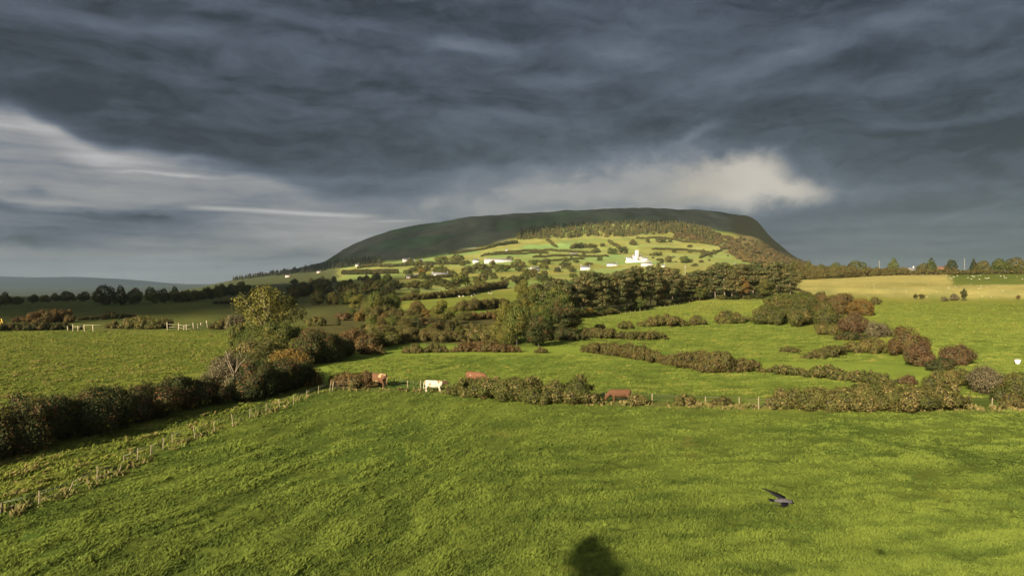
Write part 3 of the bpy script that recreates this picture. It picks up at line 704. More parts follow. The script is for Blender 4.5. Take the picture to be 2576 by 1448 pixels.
hedge('bush', 'bush', 'flat dark bush under the deep red bush', [(2100, 855, 838), (2140, 856, 832), (2182, 855, 836)], 'dark')
dome('bush', 'bush', 'spiky pinkish bush leaning between the deep red and mixed bushes', 2186, 2240, 848, 793, 'grey', loose=.15)
hedge('hedge', 'hedge', 'olive hedge block below the spiky pinkish bush', [(2130, 888, 850), (2180, 890, 844), (2238, 889, 846)], 'olive')
dome('bush', 'bush', 'large mixed red and brown bush on the right boundary', 2234, 2332, 894, 812, 'rust')
dome('bush', 'bush', 'yellow green bush in front of the large mixed red bush', 2264, 2306, 889, 852, 'yellow')
dome('bush', 'bush', 'reddish bush just right of the yellow green bush', 2300, 2350, 922, 848, 'red')
dome('bush', 'bush', 'near black shaded bush left of the leaning red tree', 2344, 2392, 934, 884, 'dark')
dome('bush', 'bush', 'leaning rusty red bush on the right boundary above the dark hollow', 2376, 2446, 920, 848, 'red', loose=.1)
hedge('thicket', 'thicket', 'olive thicket above the right end of the broad bramble hedge', [(2326, 972, 940), (2370, 974, 930), (2420, 972, 926), (2450, 968, 936)], 'olive')
dome('bush', 'bush', 'tall grey brown leafless scrub near the white tub', 2452, 2540, 990, 888, 'grey', loose=.15)
dome('bush', 'bush', 'olive brown bush at the right picture edge below the white tub', 2525, 2625, 1012, 920, 'olive')
# --- left pasture edge
hedge('bush', 'bush', 'wide reddish brown bush mass behind the yellow digger arm', [(30, 812, 790), (70, 812, 782), (110, 812, 772), (150, 811, 776), (172, 812, 790)], 'rust', width=4)
hedge('hedge', 'hedge', 'dark weedy hedge along the far edge of the left field', [(-60, 833, 815), (0, 832, 816), (50, 831, 812), (100, 831, 811), (150, 830, 812), (178, 830, 815)], 'dark', width=1.5)
dome('bush', 'bush', 'small brown shrub behind the left timber gate', 262, 300, 826, 802, 'brown')
hedge('bush', 'bush', 'tangle of shrubs between the timber gate and the cattle pen', [(300, 828, 806), (345, 828, 796), (375, 828, 800), (395, 828, 808)], 'olive')
dome('bush', 'bush', 'rounded brown shrub beside the left post of the cattle pen', 385, 424, 826, 795, 'brown')
hedge('hedge', 'hedge', 'low dark hedge line across the shaded left pasture', [(195, 806, 796), (250, 804, 794), (300, 801, 790), (340, 799, 790)], 'dark', width=2)
dome('bush', 'bush', 'single dark shrub in the shaded left pasture', 258, 288, 800, 778, 'dark')
hedge('scrub', 'scrub', 'brown scrub between the cattle pen and the big yellow tree', [(528, 828, 804), (560, 828, 796), (600, 830, 790)], 'brown', width=2.5)
dome('bush', 'bush', 'pale twiggy bush left of the big yellow tree', 572, 612, 830, 784, 'grey', loose=.12)
hedge('thicket', 'thicket', 'green and red thicket under the big yellow tree', [(600, 876, 820), (640, 884, 816), (690, 888, 812), (735, 886, 816), (765, 880, 824)], 'green', width=3.5)
hedge('thicket', 'thicket', 'rough weedy slope between the left field and the orange willow', [(560, 925, 880), (610, 918, 862), (660, 920, 850), (700, 915, 845)], 'bramble', width=3)
hedge('hedge', 'hedge', 'grey hedge far across the shaded pasture left of the yellow tree', [(536, 765, 756), (570, 764, 756), (612, 764, 757)], 'far')
# --- centre left tangle
dome('bush', 'bush', 'olive shrub in the shaded pasture right of the big yellow tree', 762, 822, 820, 784, 'olive')
dome('bush', 'bush', 'red leaved shrub in front of the shaded wood', 844, 876, 806, 774, 'red')
dome('bush', 'bush', 'orange topped bush behind the tall russet bush', 890, 935, 808, 772, 'orange')
hedge('thicket', 'thicket', 'brown thicket behind the olive thicket, left of the yellow tree', [(925, 812, 778), (970, 812, 768), (1020, 814, 778), (1060, 816, 790)], 'brown', width=4)
hedge('hedge', 'hedge', 'brown hedge below the sheep field left of the pines', [(1140, 782, 758), (1180, 782, 752), (1230, 778, 752), (1280, 774, 750)], 'brown', width=3)
hedge('hedge', 'hedge', 'red brown hedge along the lower edge of the small strip field', [(1165, 804, 786), (1210, 804, 784), (1250, 802, 782), (1285, 800, 776)], 'rust', width=3)
hedge('hedge', 'hedge', 'dark hedge bordering the top of the sheep field', [(1005, 757, 740), (1060, 754, 736), (1110, 750, 732), (1160, 744, 726), (1215, 732, 714), (1270, 724, 706)], 'brown', width=3)

# ------------------------------------------------------------------ trees
def broad(H, leaf, seed, spread=0.40, nb=22, base=0.14, cover=1.2):
    rng = np.random.default_rng(seed)
    limbs = [tube([(0, 0, -.3), (.02 * H, 0, H * .2), (0.01 * H, .02 * H, H * .45), (0, 0, H * .62)], [H * .030, H * .024, H * .018, H * .006], 7)]
    cs, rs = [], []
    for i in range(nb):
        a = i * 2.4 + rng.uniform(-.4, .4); k = math.sqrt((i + .5) / nb)
        z = H * rng.uniform(base + .12, .84); env = math.sin(math.pi * min(max((z / H - base) / (1 - base), .08), .97)) ** .6
        r = H * spread * k * env
        c = (r * math.cos(a), r * math.sin(a), z); cs.append(c)
        q = H * rng.uniform(.10, .17); rs.append((q * 1.1, q * 1.1, q * .85))
        if i % 2 == 0:
            limbs.append(tube([(0, 0, H * rng.uniform(.16, .4)), (c[0] * .5, c[1] * .5, z * .72), (c[0], c[1], z)], [H * .014, H * .009, H * .003], 5))
    cs.append((0, 0, H * .86)); rs.append((H * .14, H * .14, H * .13))
    V, Q, t = blob_leaves(cs, rs, leaf, rng, cover, shell=(0.6, 1.12))
    return cat_parts(limbs), (V, Q, 0, t)
def pine(H, leaf, seed, cover=1.15):
    rng = np.random.default_rng(seed)
    limbs = [tube([(0, 0, -.3), (rng.uniform(-.03, .03) * H, rng.uniform(-.03, .03) * H, H * .5), (0, 0, H * .95)], [H * .022, H * .016, H * .005], 7)]
    cs, rs = [], []; nl = 9
    for l in range(nl):
        z = H * (.26 + .68 * l / (nl - 1)); w = (1 - (l / (nl - 1)) ** 1.7) * .24 + .06
        for k in range(5 if l < nl - 2 else 3):
            a = rng.uniform(0, 6.28); r = H * w * rng.uniform(.35, 1.05)
            c = (r * math.cos(a), r * math.sin(a), z + rng.uniform(-.03, .04) * H); cs.append(c)
            q = H * rng.uniform(.06, .105); rs.append((q * 1.35, q * 1.35, q * .62))
            if k % 2 == 0: limbs.append(tube([(0, 0, z - .06 * H), c], [H * .008, H * .002], 5))
    V, Q, t = blob_leaves(cs, rs, leaf, rng, cover, shell=(0.5, 1.15))
    return cat_parts(limbs), (V, Q, 0, t)
def spire(H, leaf, seed, w=0.2, cover=1.2):
    rng = np.random.default_rng(seed); limbs = [tube([(0, 0, -.3), (0, 0, H * .93)], [H * .02, H * .004], 6)]; cs, rs = [], []
    for i in range(26):
        t = (i + .5) / 26; z = H * (.08 + .87 * t); r = H * w * (1 - t) ** .8; a = i * 2.4
        cs.append((r * .55 * math.cos(a), r * .55 * math.sin(a), z)); q = r * .62 + H * .02; rs.append((q, q, q * .8))
    V, Q, tt = blob_leaves(cs, rs, leaf, rng, cover, shell=(0.7, 1.12))
    return cat_parts(limbs), (V, Q, 0, tt)
def domed(H, leaf, seed, w=0.62, cover=1.2):
    rng = np.random.default_rng(seed); limbs = [tube([(0, 0, -.2), (.02, 0, H * .5)], [H * .03, H * .01], 5)]; cs, rs = [], []
    for i in range(18):
        a = i * 2.4 + rng.uniform(-.5, .5); k = math.sqrt((i + .5) / 18); r = H * w * k * .75; z = H * (.70 - .42 * k * k + rng.uniform(-.13, .15)); r *= rng.uniform(.75, 1.25)
        cs.append((r * math.cos(a), r * math.sin(a), z)); q = H * rng.uniform(.13, .29); rs.append((q, q, q * .9))
    V, Q, tt = blob_leaves(cs, rs, leaf, rng, cover, shell=(.7, 1.16), floor=lambda p: np.full(len(p), -.1))
    return cat_parts(limbs), (V, Q, 0, tt)
PROTO = {}
def variants(kind, fn, H, leaf, n, **k):
    lst = []
    for i in range(n):
        tr, cr = fn(H, leaf, 1000 + len(PROTO) * 50 + i, **k)
        mt = make_mesh('trunk', [tr], True); mt.materials.append(BARK); mc = make_mesh('crown', [cr]); mc.materials.append(LM['green'])
        lst.append((mt, mc))
    PROTO[kind] = (H, lst)
variants('broad', broad, 10, 0.42, 3)
variants('wide', broad, 10, 0.42, 2, spread=.56, base=.2)
variants('pine', pine, 18, 0.62, 5)
variants('spire', spire, 12, 0.55, 2)
variants('far_broad', broad, 10, 0.9, 4, spread=.5, base=.12, nb=16)
variants('far_spire', spire, 12, 0.9, 2, w=.24)
variants('far_bush', domed, 5, 0.62, 4)
variants('bushy', domed, 9, 0.48, 4, w=.52)
variants('near_bushy', domed, 8, 0.34, 3, w=.52)
_tn = [0]
def tree(kind, p, H, leaf, label, name='tree', cat='tree', group=None, wide=1.0, bark=BARK):
    H0, lst = PROTO[kind]; _tn[0] += 1; mt, mc = lst[_tn[0] % len(lst)]
    k = H / H0
    r = empty(name, p, random.uniform(0, 6.28), label, cat, group); r.scale = (k * wide, k * wide, k)
    a = bpy.data.objects.new('trunk', mt); b = bpy.data.objects.new('crown', mc)
    for o in (a, b): COL.objects.link(o); o.parent = r
    for o, m in ((a, bark), (b, LM[leaf])):
        if o.data.materials[0] is not m: o.material_slots[0].link = 'OBJECT'; o.material_slots[0].material = m
    return r
def tree_px(kind, u, yb, yt, leaf, label, name='tree', cat='tree', group=None, w=None, bark=BARK):
    p = at(u, yb); H = (yb - yt) * p.y / F
    wide = 1.0
    if w:
        nat = {'broad': .95, 'wide': 1.25, 'pine': .62, 'spire': .42, 'far_broad': 1.1, 'far_spire': .5, 'far_bush': 1.5, 'bushy': 1.25, 'near_bushy': 1.25}[kind]
        wide = w / (nat * (yb - yt))
    return tree(kind, p, H, leaf, label, name, cat, group, wide, bark)

# the big yellow tree, unique
def big_tree():
    p = at(672, 868); H = (868 - 712) * p.y / F
    tr, cr = broad(H, 0.36, 4242, spread=.44, nb=38, base=.10, cover=.50)
    r = empty('tree', p, 0.6, 'big yellow green autumn tree standing alone above the dark hedge', 'tree')
    add('trunk', [tr], [PALEBARK], r, smooth=True); add('crown', [cr], [LM['yellow']], r)
big_tree()
# bare branches standing out of the dark hedge
def bare():
    p = at(590, 1000); limbs = []
    rng = np.random.default_rng(3); s = p.y / F
    def px(u, y): return ((u - 590) * s, rng.uniform(-.3, .3), (1000 - y) * s)
    for path in [[(590, 1000), (589, 950), (585, 933), (575, 905), (570, 880)], [(589, 950), (592, 935), (604, 917), (609, 897), (611, 880)], [(585, 940), (578, 922), (566, 900)],
                 [(592, 936), (596, 915), (594, 892)], [(604, 917), (614, 905), (620, 892)], [(575, 905), (580, 890), (579, 878)], [(609, 897), (603, 884)]]:
        n = len(path); w0 = .11 if path[0][1] == 1000 else .06
        limbs.append(tube([px(*q) for q in path], [w0 * (1 - .75 * i / (n - 1)) for i in range(n)], 6))
    o = add('bare_tree', [cat_parts(limbs)], [plain('dead_wood', (0.20, 0.16, 0.11), .9)], loc=p, smooth=True)
    tag(o, 'bare forked grey branches sticking out of the dark hedge', 'dead tree')
bare()
tree_px('broad', 1115, 818, 753, 'yellow', 'bright yellow green tree left of the pine grove', w=66)
tree_px('broad', 1071, 806, 774, 'orange', 'small orange tree just left of the bright yellow green tree', w=26)
tree_px('broad', 905, 786, 738, 'yellow', 'yellow green tree at the right end of the shaded wood', w=52)
tree_px('near_bushy', 945, 792, 728, 'green', 'dark round tree right of the yellow green tree at the end of the shaded wood', w=60)
tree_px('near_bushy', 985, 790, 735, 'green', 'dark ivy covered tree between shaded wood and sheep field', w=48)
tree_px('spire', 850, 818, 794, 'dark', 'tiny dark conifer beside the red leaved shrub', w=14)
tree_px('near_bushy', 1300, 868, 762, 'green', 'tall dark green tree at the lower left corner of the pine grove', w=80)
tree_px('near_bushy', 1355, 872, 790, 'dark', 'dark round tree in front of the pine grove, right of its lower left corner', w=80)
tree_px('near_bushy', 1262, 846, 800, 'olive', 'small olive tree left of the tall dark green tree', w=50)
# the tangle of small trees and bushes in the hollow
rt_ = np.random.default_rng(55)
for i in range(34):
    u = rt_.uniform(872, 1160); y = rt_.uniform(786, 846) if u < 1060 else rt_.uniform(800, 852); h = rt_.uniform(22, 44) * (1 if u < 1050 else .62)
    tree_px('near_bushy', u, y, y - h, rt_.choice(['olive', 'green', 'brown', 'rust', 'dark', 'yellow'], p=[.3, .25, .18, .12, .1, .05]), 'bushy growth in the overgrown hollow right of the big yellow tree', 'bush', 'bush', 'bushes of the overgrown hollow', w=h * rt_.uniform(1.1, 1.7))
for i in range(22):
    u = rt_.uniform(1150, 1300); y = rt_.uniform(804, 866); h = rt_.uniform(14, 26)
    tree_px('near_bushy', u, y, y - h, rt_.choice(['olive', 'green', 'brown', 'bramble'], p=[.35, .2, .3, .15]), 'low bush on the brown scrub slope below the sheep field', 'bush', 'bush', 'bushes of the brown scrub slope', w=h * rt_.uniform(1.6, 2.4))
for i in range(20):
    u = rt_.uniform(1262, 1440); y = rt_.uniform(800, 866) - max(0, u - 1380) * .4; h = np.interp(y, [770, 866], [56, 84]) * rt_.uniform(.6, 1.05)
    tree_px('near_bushy' if i % 2 else 'broad', u, y, y - h, rt_.choice(['olive', 'green', 'yellow', 'brown', 'dark'], p=[.3, .3, .2, .12, .08]), 'leafy tree on the slope running down from the left end of the pine grove', 'tree', 'tree', 'leafy trees below the left end of the grove', w=h * rt_.uniform(.75, 1.1))
# left skyline trees
for i, (u, yb, yt, w, leaf, lab) in enumerate([
    (12, 768, 734, 40, 'dark', 'dark tree clipped by the left picture edge on the skyline'),
    (44, 766, 743, 30, 'far', 'low tree on the left skyline beside the tree clipped by the picture edge'),
    (84, 762, 738, 30, 'dark', 'second low tree on the left skyline, rounder crown'),
    (114, 760, 740, 26, 'far', 'third low tree on the left skyline, flatter crown'),
    (140, 757, 736, 26, 'dark', 'fourth low tree on the left skyline, just left of the dome shaped tree'),
    (172, 758, 729, 38, 'dark', 'dome shaped tree on the left skyline above a bare trunk'),
    (210, 758, 731, 38, 'far', 'spreading tree between the dome shaped tree and the two big dark trees'),
    (260, 767, 714, 62, 'dark', 'largest dark tree on the left skyline, left of a close pair'),
    (302, 767, 718, 42, 'dark', 'big dark tree on the left skyline, right of a close pair'),
    (338, 765, 720, 40, 'far', 'upright dark tree just right of the big dark pair'),
    (384, 762, 719, 46, 'green', 'greener rounded tree right of the upright dark tree on the left skyline'),
    (413, 762, 723, 28, 'dark', 'narrow dark tree right of the greener rounded tree'),
    (438, 760, 720, 34, 'far', 'last tall tree of the left skyline before the low hedge ridge')]):
    tree_px('bushy', u, yb, yt, leaf, lab, group='trees along the left skyline', w=w)
# the hedge ridge rising towards the hill
rr_ = np.random.default_rng(21)
for i in range(22):
    u = 455 + i * 8.2 + rr_.uniform(-3, 3); y = 760 - i * 1.1
    tree_px('bushy', u, y + rr_.uniform(-2, 2), y - rr_.uniform(20, 36), rr_.choice(['far', 'dark', 'green', 'olive']),
            'shaded hedgerow tree on the low ridge between the left skyline trees and the yellow tree', group='hedgerow trees on the low ridge', w=rr_.uniform(22, 34))
# the shaded wood
for i in range(78):
    u = rr_.uniform(722, 1005); v = rr_.uniform(0, 1); lo = np.interp(u, [722, 850, 930, 1005], [772, 768, 764, 752]); hi = np.interp(u, [722, 850, 1005], [716, 704, 700])
    y = lo + (hi - lo) * v; h = np.interp(v, [0, 1], [38, 15]) * rr_.uniform(.75, 1.2)
    tree_px('bushy' if i % 3 else 'far_broad', u, y, y - h, rr_.choice(['far', 'green', 'olive', 'dark', 'brown']),
            'bushy tree in the shaded wood between the big yellow tree and the hill', group='trees of the shaded wood', w=h * rr_.uniform(.9, 1.25))
# the pine grove
us_ = np.linspace(1385, 1985, 30)
for i, u in enumerate(us_):
    yb = np.interp(u, [1380, 1440, 1500, 1600, 1700, 1750, 1900, 1990], [800, 798, 794, 778, 762, 753, 749, 750]) - rr_.uniform(0, 3)
    yt = np.interp(u, [1380, 1440, 1520, 1600, 1660, 1720, 1800, 1850, 1900, 1960, 1990], [712, 688, 684, 672, 668, 690, 664, 670, 655, 652, 672]) + rr_.uniform(-6, 10)
    tree_px('pine', u + rr_.uniform(-5, 5), yb, yt, 'pine', 'tall dark pine in the front rank of the grove in the centre', name='pine_tree', group='pines of the grove', w=rr_.uniform(46, 62), bark=PALEBARK)
for i in range(24):
    u = rr_.uniform(1345, 1975); p0 = at(u, np.interp(u, [1380, 1500, 1600, 1750, 1990], [802, 794, 778, 753, 750]))
    Z = p0.y * rr_.uniform(1.08, 1.3); p = on(u, Z); yt = np.interp(u, [1380, 1440, 1520, 1600, 1660, 1720, 1800, 1850, 1900, 1960, 1990], [712, 692, 688, 676, 672, 684, 666, 672, 660, 656, 676])
    top = CAMZ + (HY - yt - rr_.uniform(-4, 14)) * Z / F
    tree('pine', p, max(top - p.z, 8), rr_.choice(['pine', 'green', 'pine', 'olive']), 'tall pine standing behind the front rank of the central grove', 'pine_tree', 'tree', 'pines of the grove', rr_.uniform(1.1, 1.4), PALEBARK)
for u, yb, yt, w, leaf, lab in [
    (1405, 806, 716, 70, 'green', 'broad green tree at the left end of the pine grove'), (1352, 790, 722, 64, 'green', 'round green tree on the left flank of the pine grove'),
    (1320, 775, 700, 54, 'yellow', 'tall yellowish tree left of the round green tree beside the pine grove'), (1398, 745, 700, 40, 'red', 'reddish tree crown peeping over the left of the pine grove'),
    (1655, 768, 706, 44, 'orange', 'orange tree glowing in front of the pines at mid grove'), (1727, 752, 690, 36, 'orange', 'slender orange tree between two pines'),
    (1868, 750, 694, 40, 'orange', 'orange leaved tree behind the right part of the pine grove'), (1760, 756, 722, 40, 'green', 'bright green rounded tree at the foot of the right hand pines'),
    (1925, 752, 700, 56, 'olive', 'spreading olive tree near the right end of the pine grove'), (1530, 792, 768, 34, 'olive', 'small olive tree at the foot of the pines on the left'),
    (1480, 798, 772, 30, 'orange', 'small orange tree at the foot of the pines on the left'), (1610, 782, 745, 36, 'green', 'low green tree at the foot of the mid grove pines')]:
    tree_px('broad', u, yb, yt, leaf, lab, w=w)
for i in range(16):
    u = 1400 + i * 37 + rr_.uniform(-8, 8); yb = np.interp(u, [1380, 1440, 1500, 1600, 1700, 1750, 1900, 1990], [802, 800, 796, 780, 764, 755, 751, 752])
    tree_px('far_bush', u, yb, yb - rr_.uniform(9, 17), rr_.choice(['dark', 'brown', 'green', 'olive']), 'undergrowth bush along the foot of the pine grove', 'bush', 'bush', 'undergrowth at the foot of the pines', w=rr_.uniform(30, 46))
# the skyline hedge on the right with its trees
hedge('hedge', 'hedge', 'long dark hedge along the top of the upper right pasture',
      [(1985, 690, 666), (2060, 689, 668), (2150, 689, 671), (2250, 689, 673), (2350, 689, 677), (2450, 691, 678), (2600, 694, 681), (2750, 696, 682)], 'brown', width=5, Z=598)
for u, yt, w, kind, leaf, lab in [
    (1998, 648, 40, 'wide', 'olive', 'yellowish tree where the skyline hedge meets the hill'), (2035, 650, 40, 'wide', 'olive', 'round tree on the skyline hedge next to the yellowish one'),
    (2070, 655, 30, 'broad', 'green', 'smaller round tree on the skyline hedge, third from the hill'), (2098, 652, 42, 'wide', 'green', 'dark bushy tree on the skyline hedge left of the wide low crown'),
    (2150, 649, 62, 'wide', 'olive', 'wide low crowned tree on the skyline hedge left of the pole'), (2245, 644, 30, 'broad', 'green', 'round tree poking above the skyline hedge left of the white house'),
    (2318, 655, 30, 'wide', 'brown', 'brown tree right of the white house on the skyline'), (2341, 641, 32, 'spire', 'green', 'pointed conifer between the white house and the red roofed house'),
    (2391, 646, 32, 'broad', 'dark', 'dark round tree right of the red roofed house'), (2448, 644, 22, 'spire', 'dark', 'slim dark conifer right of the second pole'),
    (2466, 648, 44, 'wide', 'olive', 'broad tree behind the slim dark conifer'), (2515, 643, 50, 'wide', 'green', 'large bushy tree near the right end of the skyline'),
    (2556, 640, 54, 'wide', 'olive', 'largest skyline tree at the right picture edge'), (2612, 642, 60, 'wide', 'green', 'skyline tree cut by the right picture edge')]:
    p = on(u, 615); H = (CAMZ + (HY - yt) * 615 / F - p.z) * .9
    nat = {'wide': 1.25, 'broad': .95, 'spire': .42}[kind]
    kind = 'spire' if kind == 'spire' else 'bushy'; nat = .42 if kind == 'spire' else 1.25
    tree(kind, p, H, leaf, lab, wide=w * 620 / F / (nat * H), group='trees on the right skyline')
# lone shrubs in the upper right pasture
for u, yb, yt, w, leaf, lab in [(2424, 756, 725, 16, 'dark', 'dark narrow tree alone at the lower edge of the straw pasture'), (2400, 756, 737, 26, 'grey', 'twiggy bush leaning beside the dark narrow tree'),
    (2376, 757, 746, 22, 'grey', 'low grey scrub left of the leaning twiggy bush'), (2302, 752, 738, 11, 'dark', 'small dark shrub in the straw pasture, left of two'),
    (2318, 753, 739, 16, 'brown', 'small brown shrub in the straw pasture, right of two'), (2560, 754, 741, 10, 'red', 'small reddish sapling near the right picture edge')]:
    tree_px('broad' if w < 17 else 'far_bush', u, yb, yt, leaf, lab, 'shrub', 'shrub', w=w)

# ------------------------------------------------------------------ woods and hedges far up the hill
def wood(name, label, bottom, top, n, hrange, spiky, mats, seed, leaf=2.4, kind='stuff'):
    """a far wood that reads as one mass: many crowns in one object"""
    rng = np.random.default_rng(seed); bu, by = np.array(bottom).T; tu, ty = np.array(top).T
    cs, rs, P = [], [], []
    for i in range(n):
        u = rng.uniform(max(bu[0], tu[0]), min(bu[-1], tu[-1])); yb, yt = np.interp(u, bu, by), np.interp(u, tu, ty)
        if yb - yt < 1: continue
        p = at(u, yt + (yb - yt) * rng.random() ** .9); h = rng.uniform(*hrange); P.append(p)
        if spiky:
            for q in range(3):
                t = q / 3; r = h * .22 * (1 - t) + .6; cs.append((p.x, p.y, p.z + h * (.25 + .3 * q))); rs.append((r, r, h * .24))
        else:
            r = h * rng.uniform(.5, .8); cs.append((p.x, p.y, p.z + h * .45)); rs.append((r, r, h * .55))
    org = np.array([sum(p.x for p in P) / len(P), min(p.y for p in P), min(p.z for p in P)])
    cs = np.array(cs) - org; rs = np.array(rs)
    order = np.argsort(cs[:, 0]); cs, rs = cs[order], rs[order]
    V, Q, t = blob_leaves(cs, rs, leaf, rng, .9, inner=.6, shell=(.7, 1.15)); cv, cf = cores(cs, rs, .8)
    o = add(name, [(V, Q, 0, t), (cv, cf, 1, None)], [mats, CORE], loc=org); tag(o, label, 'wood', kind=kind); return o
LM['plantation'] = leafmat('leaf_plantation', (0.075, 0.080, 0.024), (0.125, 0.110, 0.030), (0.17, 0.11, 0.03), 0.02, 0.35)
LM['scrubslope'] = leafmat('leaf_scrub_slope', (0.085, 0.075, 0.026), (0.125, 0.095, 0.032), (0.16, 0.085, 0.035), 0.018, 0.4)
LM['ridge'] = leafmat('leaf_ridge', (0.040, 0.046, 0.022), (0.055, 0.055, 0.026), None, 0.02)
wood('plantation', 'band of mixed woodland across the upper lit slope of the hill',
     [(1300, 604), (1350, 601), (1450, 598), (1540, 597), (1650, 590), (1720, 590), (1790, 606)], [(1300, 588), (1350, 577), (1420, 566), (1560, 560), (1700, 559), (1790, 580)], 900, (9, 19), True, LM['plantation'], 61)
wood('hillside_scrub', 'autumn scrub covering the right shoulder of the hill',
     [(1690, 600), (1780, 612), (1830, 634), (1870, 660), (1990, 672), (2030, 668)], [(1690, 570), (1780, 582), (1860, 600), (1920, 612), (1960, 634), (2030, 664)], 620, (5, 10), False, LM['scrubslope'], 62)
wood('ridge_wood', 'dark conifer wood on the shaded ridge at the left foot of the hill',
     [(585, 706), (650, 697), (720, 691), (800, 682), (880, 672), (960, 664)], [(585, 704), (650, 694), (720, 683), (790, 672), (830, 662), (960, 655)], 420, (8, 17), True, LM['ridge'], 63)
rs_ = np.random.default_rng(91)
GL = 'scattered trees on the lit slope'
def slope_tree(u, yb, w, h, leaf, label, kind='far_bush', group=GL):
    return tree_px(kind, u, yb, yb - h, leaf, label, 'tree', 'tree', group, w)
# individual marks on the slope
for u, yb, w, h, leaf, lab in [
    (1725, 661, 40, 17, 'green', 'dark oval grove standing alone on the lit slope above the right pines'), (1681, 660, 22, 18, 'brown', 'brown tree left of the dark oval grove on the lit slope'),
    (1567, 638, 28, 20, 'dark', 'dark tree beside the left side of the tall white house'), (1540, 640, 34, 18, 'green', 'greyish green trees left of the dark tree by the tall white house'),
    (1498, 636, 28, 14, 'far', 'clump of trees between the long low white house and the tall white house'), (1629, 611, 12, 13, 'far', 'round bush alone under the woodland band on the lit slope'),
    (1662, 610, 30, 16, 'far', 'wide bush right of the round bush under the woodland band'), (1685, 610, 13, 13, 'far', 'small bush next to the wide bush under the woodland band'),
    (1592, 617, 24, 15, 'far', 'bushy clump left of the round bush under the woodland band'), (1515, 620, 16, 9, 'olive', 'low bush between hedge strip and bushy clump on the upper slope'),
    (1735, 622, 18, 8, 'olive', 'low bush on the upper right of the lit slope'), (1650, 643, 40, 10, 'olive', 'flat bushes right of the tall white house'),
    (1112, 683, 22, 20, 'green', 'green tree behind the wide white cottage'), (1062, 690, 26, 18, 'orange', 'orange bush beside the small pinkish cottage'),
    (1158, 722, 60, 40, 'green', 'large green tree right of the wide white cottage'), (1098, 716, 90, 20, 'olive', 'spreading olive bush below the wide white cottage'),
    (944, 714, 28, 24, 'green', 'rounded tree at the edge of the shaded wood below the small white gable'), (972, 716, 30, 28, 'green', 'taller tree right of the rounded tree at the edge of the shaded wood'),
    (1110, 660, 40, 18, 'yellow', 'yellowish trees left of the terrace of white houses'), (1150, 658, 44, 20, 'olive', 'olive tree left of the terrace of white houses'),
    (1300, 672, 40, 20, 'olive', 'rounded tree right of the terrace of white houses'), (1262, 684, 44, 20, 'green', 'green tree below the terrace of white houses'),
    (1205, 682, 50, 22, 'far', 'grey green tree below the left end of the terrace of white houses'), (1420, 676, 30, 18, 'far', 'grey tree between the gabled white cottage and the low farm cottage'),
    (1372, 664, 30, 14, 'far', 'small tree above the gabled white cottage'), (1052, 668, 26, 12, 'yellow', 'yellowish bush on the slope left of the white terrace'), (1480, 668, 26, 10, 'olive', 'bush behind the low farm cottage')]:
    slope_tree(u, yb, w, h, leaf, lab)
for i in range(60):
    u = rs_.uniform(1010, 1560); y = rs_.uniform(636, 706)
    if y < 700 - (u - 900) * .12: y = rs_.uniform(660, 704)
    h = np.interp(y, [630, 706], [6, 20]) * rs_.uniform(.7, 1.2)
    slope_tree(u, y, h * rs_.uniform(1.2, 1.9), h, rs_.choice(['far', 'olive', 'green', 'brown', 'yellow'], p=[.3, .25, .25, .12, .08]), 'small bushy tree among the fields of the lit slope')
for i in range(26):
    u = rs_.uniform(1640, 1840); y = rs_.uniform(634, 676); h = rs_.uniform(4, 9)
    slope_tree(u, y, h * 2, h, rs_.choice(['far', 'olive', 'brown']), 'low bush dotted over the lit slope above the right pines', group='low bushes above the right pines')
for i in range(30):
    u = rs_.uniform(1010, 1390); y = np.interp(u, [1010, 1390], [738, 712]) + rs_.uniform(-14, 8); h = rs_.uniform(14, 26)
    slope_tree(u, y, h * 1.5, h, rs_.choice(['green', 'olive', 'dark', 'brown'], p=[.35, .3, .15, .2]), 'hedgerow tree between the white cottages and the sheep field', 'far_broad', 'hedgerow trees below the cottages')
for pts, leaf, lab in [
    ([(1436, 626, 615), (1465, 624, 611), (1498, 622, 610)], 'olive', 'short hedge strip on the upper lit slope left of the low bush'),
    ([(1130, 640, 634), (1220, 628, 622), (1300, 612, 603)], 'olive', 'hedge climbing the shadow edge of the hill'),
    ([(1340, 648, 643), (1420, 645, 640), (1530, 646, 641)], 'brown', 'thin hedge line above the low farm cottages on the slope'),
    ([(900, 676, 669), (980, 672, 664), (1080, 667, 658), (1180, 664, 655)], 'far', 'hedge along the lit strip leading to the small white gable'),
    ([(1020, 700, 692), (1080, 700, 692), (1150, 697, 688)], 'brown', 'hedge below the wide white cottage'),
    ([(1500, 636, 631), (1420, 633, 628), (1330, 632, 627), (1240, 640, 634)], 'brown', 'broken hedge across the middle of the lit slope'),
    ([(1600, 600, 596), (1700, 605, 600), (1800, 617, 611)], 'olive', 'hedge just below the woodland band on the hill'),
    ([(1640, 628, 624), (1720, 630, 625), (1800, 640, 634)], 'brown', 'hedge on the right part of the lit slope'),
    ([(1330, 660, 655), (1400, 657, 652), (1470, 652, 647)], 'olive', 'hedge above the gabled white cottage on the slope'),
    ([(1210, 646, 640), (1290, 640, 634), (1380, 638, 633)], 'brown', 'hedge behind the long white terrace'),
    ([(1560, 628, 622), (1545, 618, 612), (1530, 608, 602)], 'olive', 'short hedge running uphill left of the round bush under the woodland band'),
    ([(1400, 622, 617), (1385, 612, 607), (1375, 604, 599)], 'olive', 'short hedge running uphill left of the hedge strip'),
    ([(1760, 650, 645), (1790, 640, 635), (1815, 630, 625)], 'brown', 'hedge running uphill towards the autumn scrub'),
    ([(1160, 680, 673), (1220, 676, 668), (1290, 674, 667)], 'olive', 'hedge under the white terrace, above the green tree'),
    ([(860, 690, 680), (930, 690, 678), (1000, 688, 676)], 'dark', 'dark hedge below the lit strip of field')]:
    hedge('hedge', 'hedge', lab, pts, leaf)

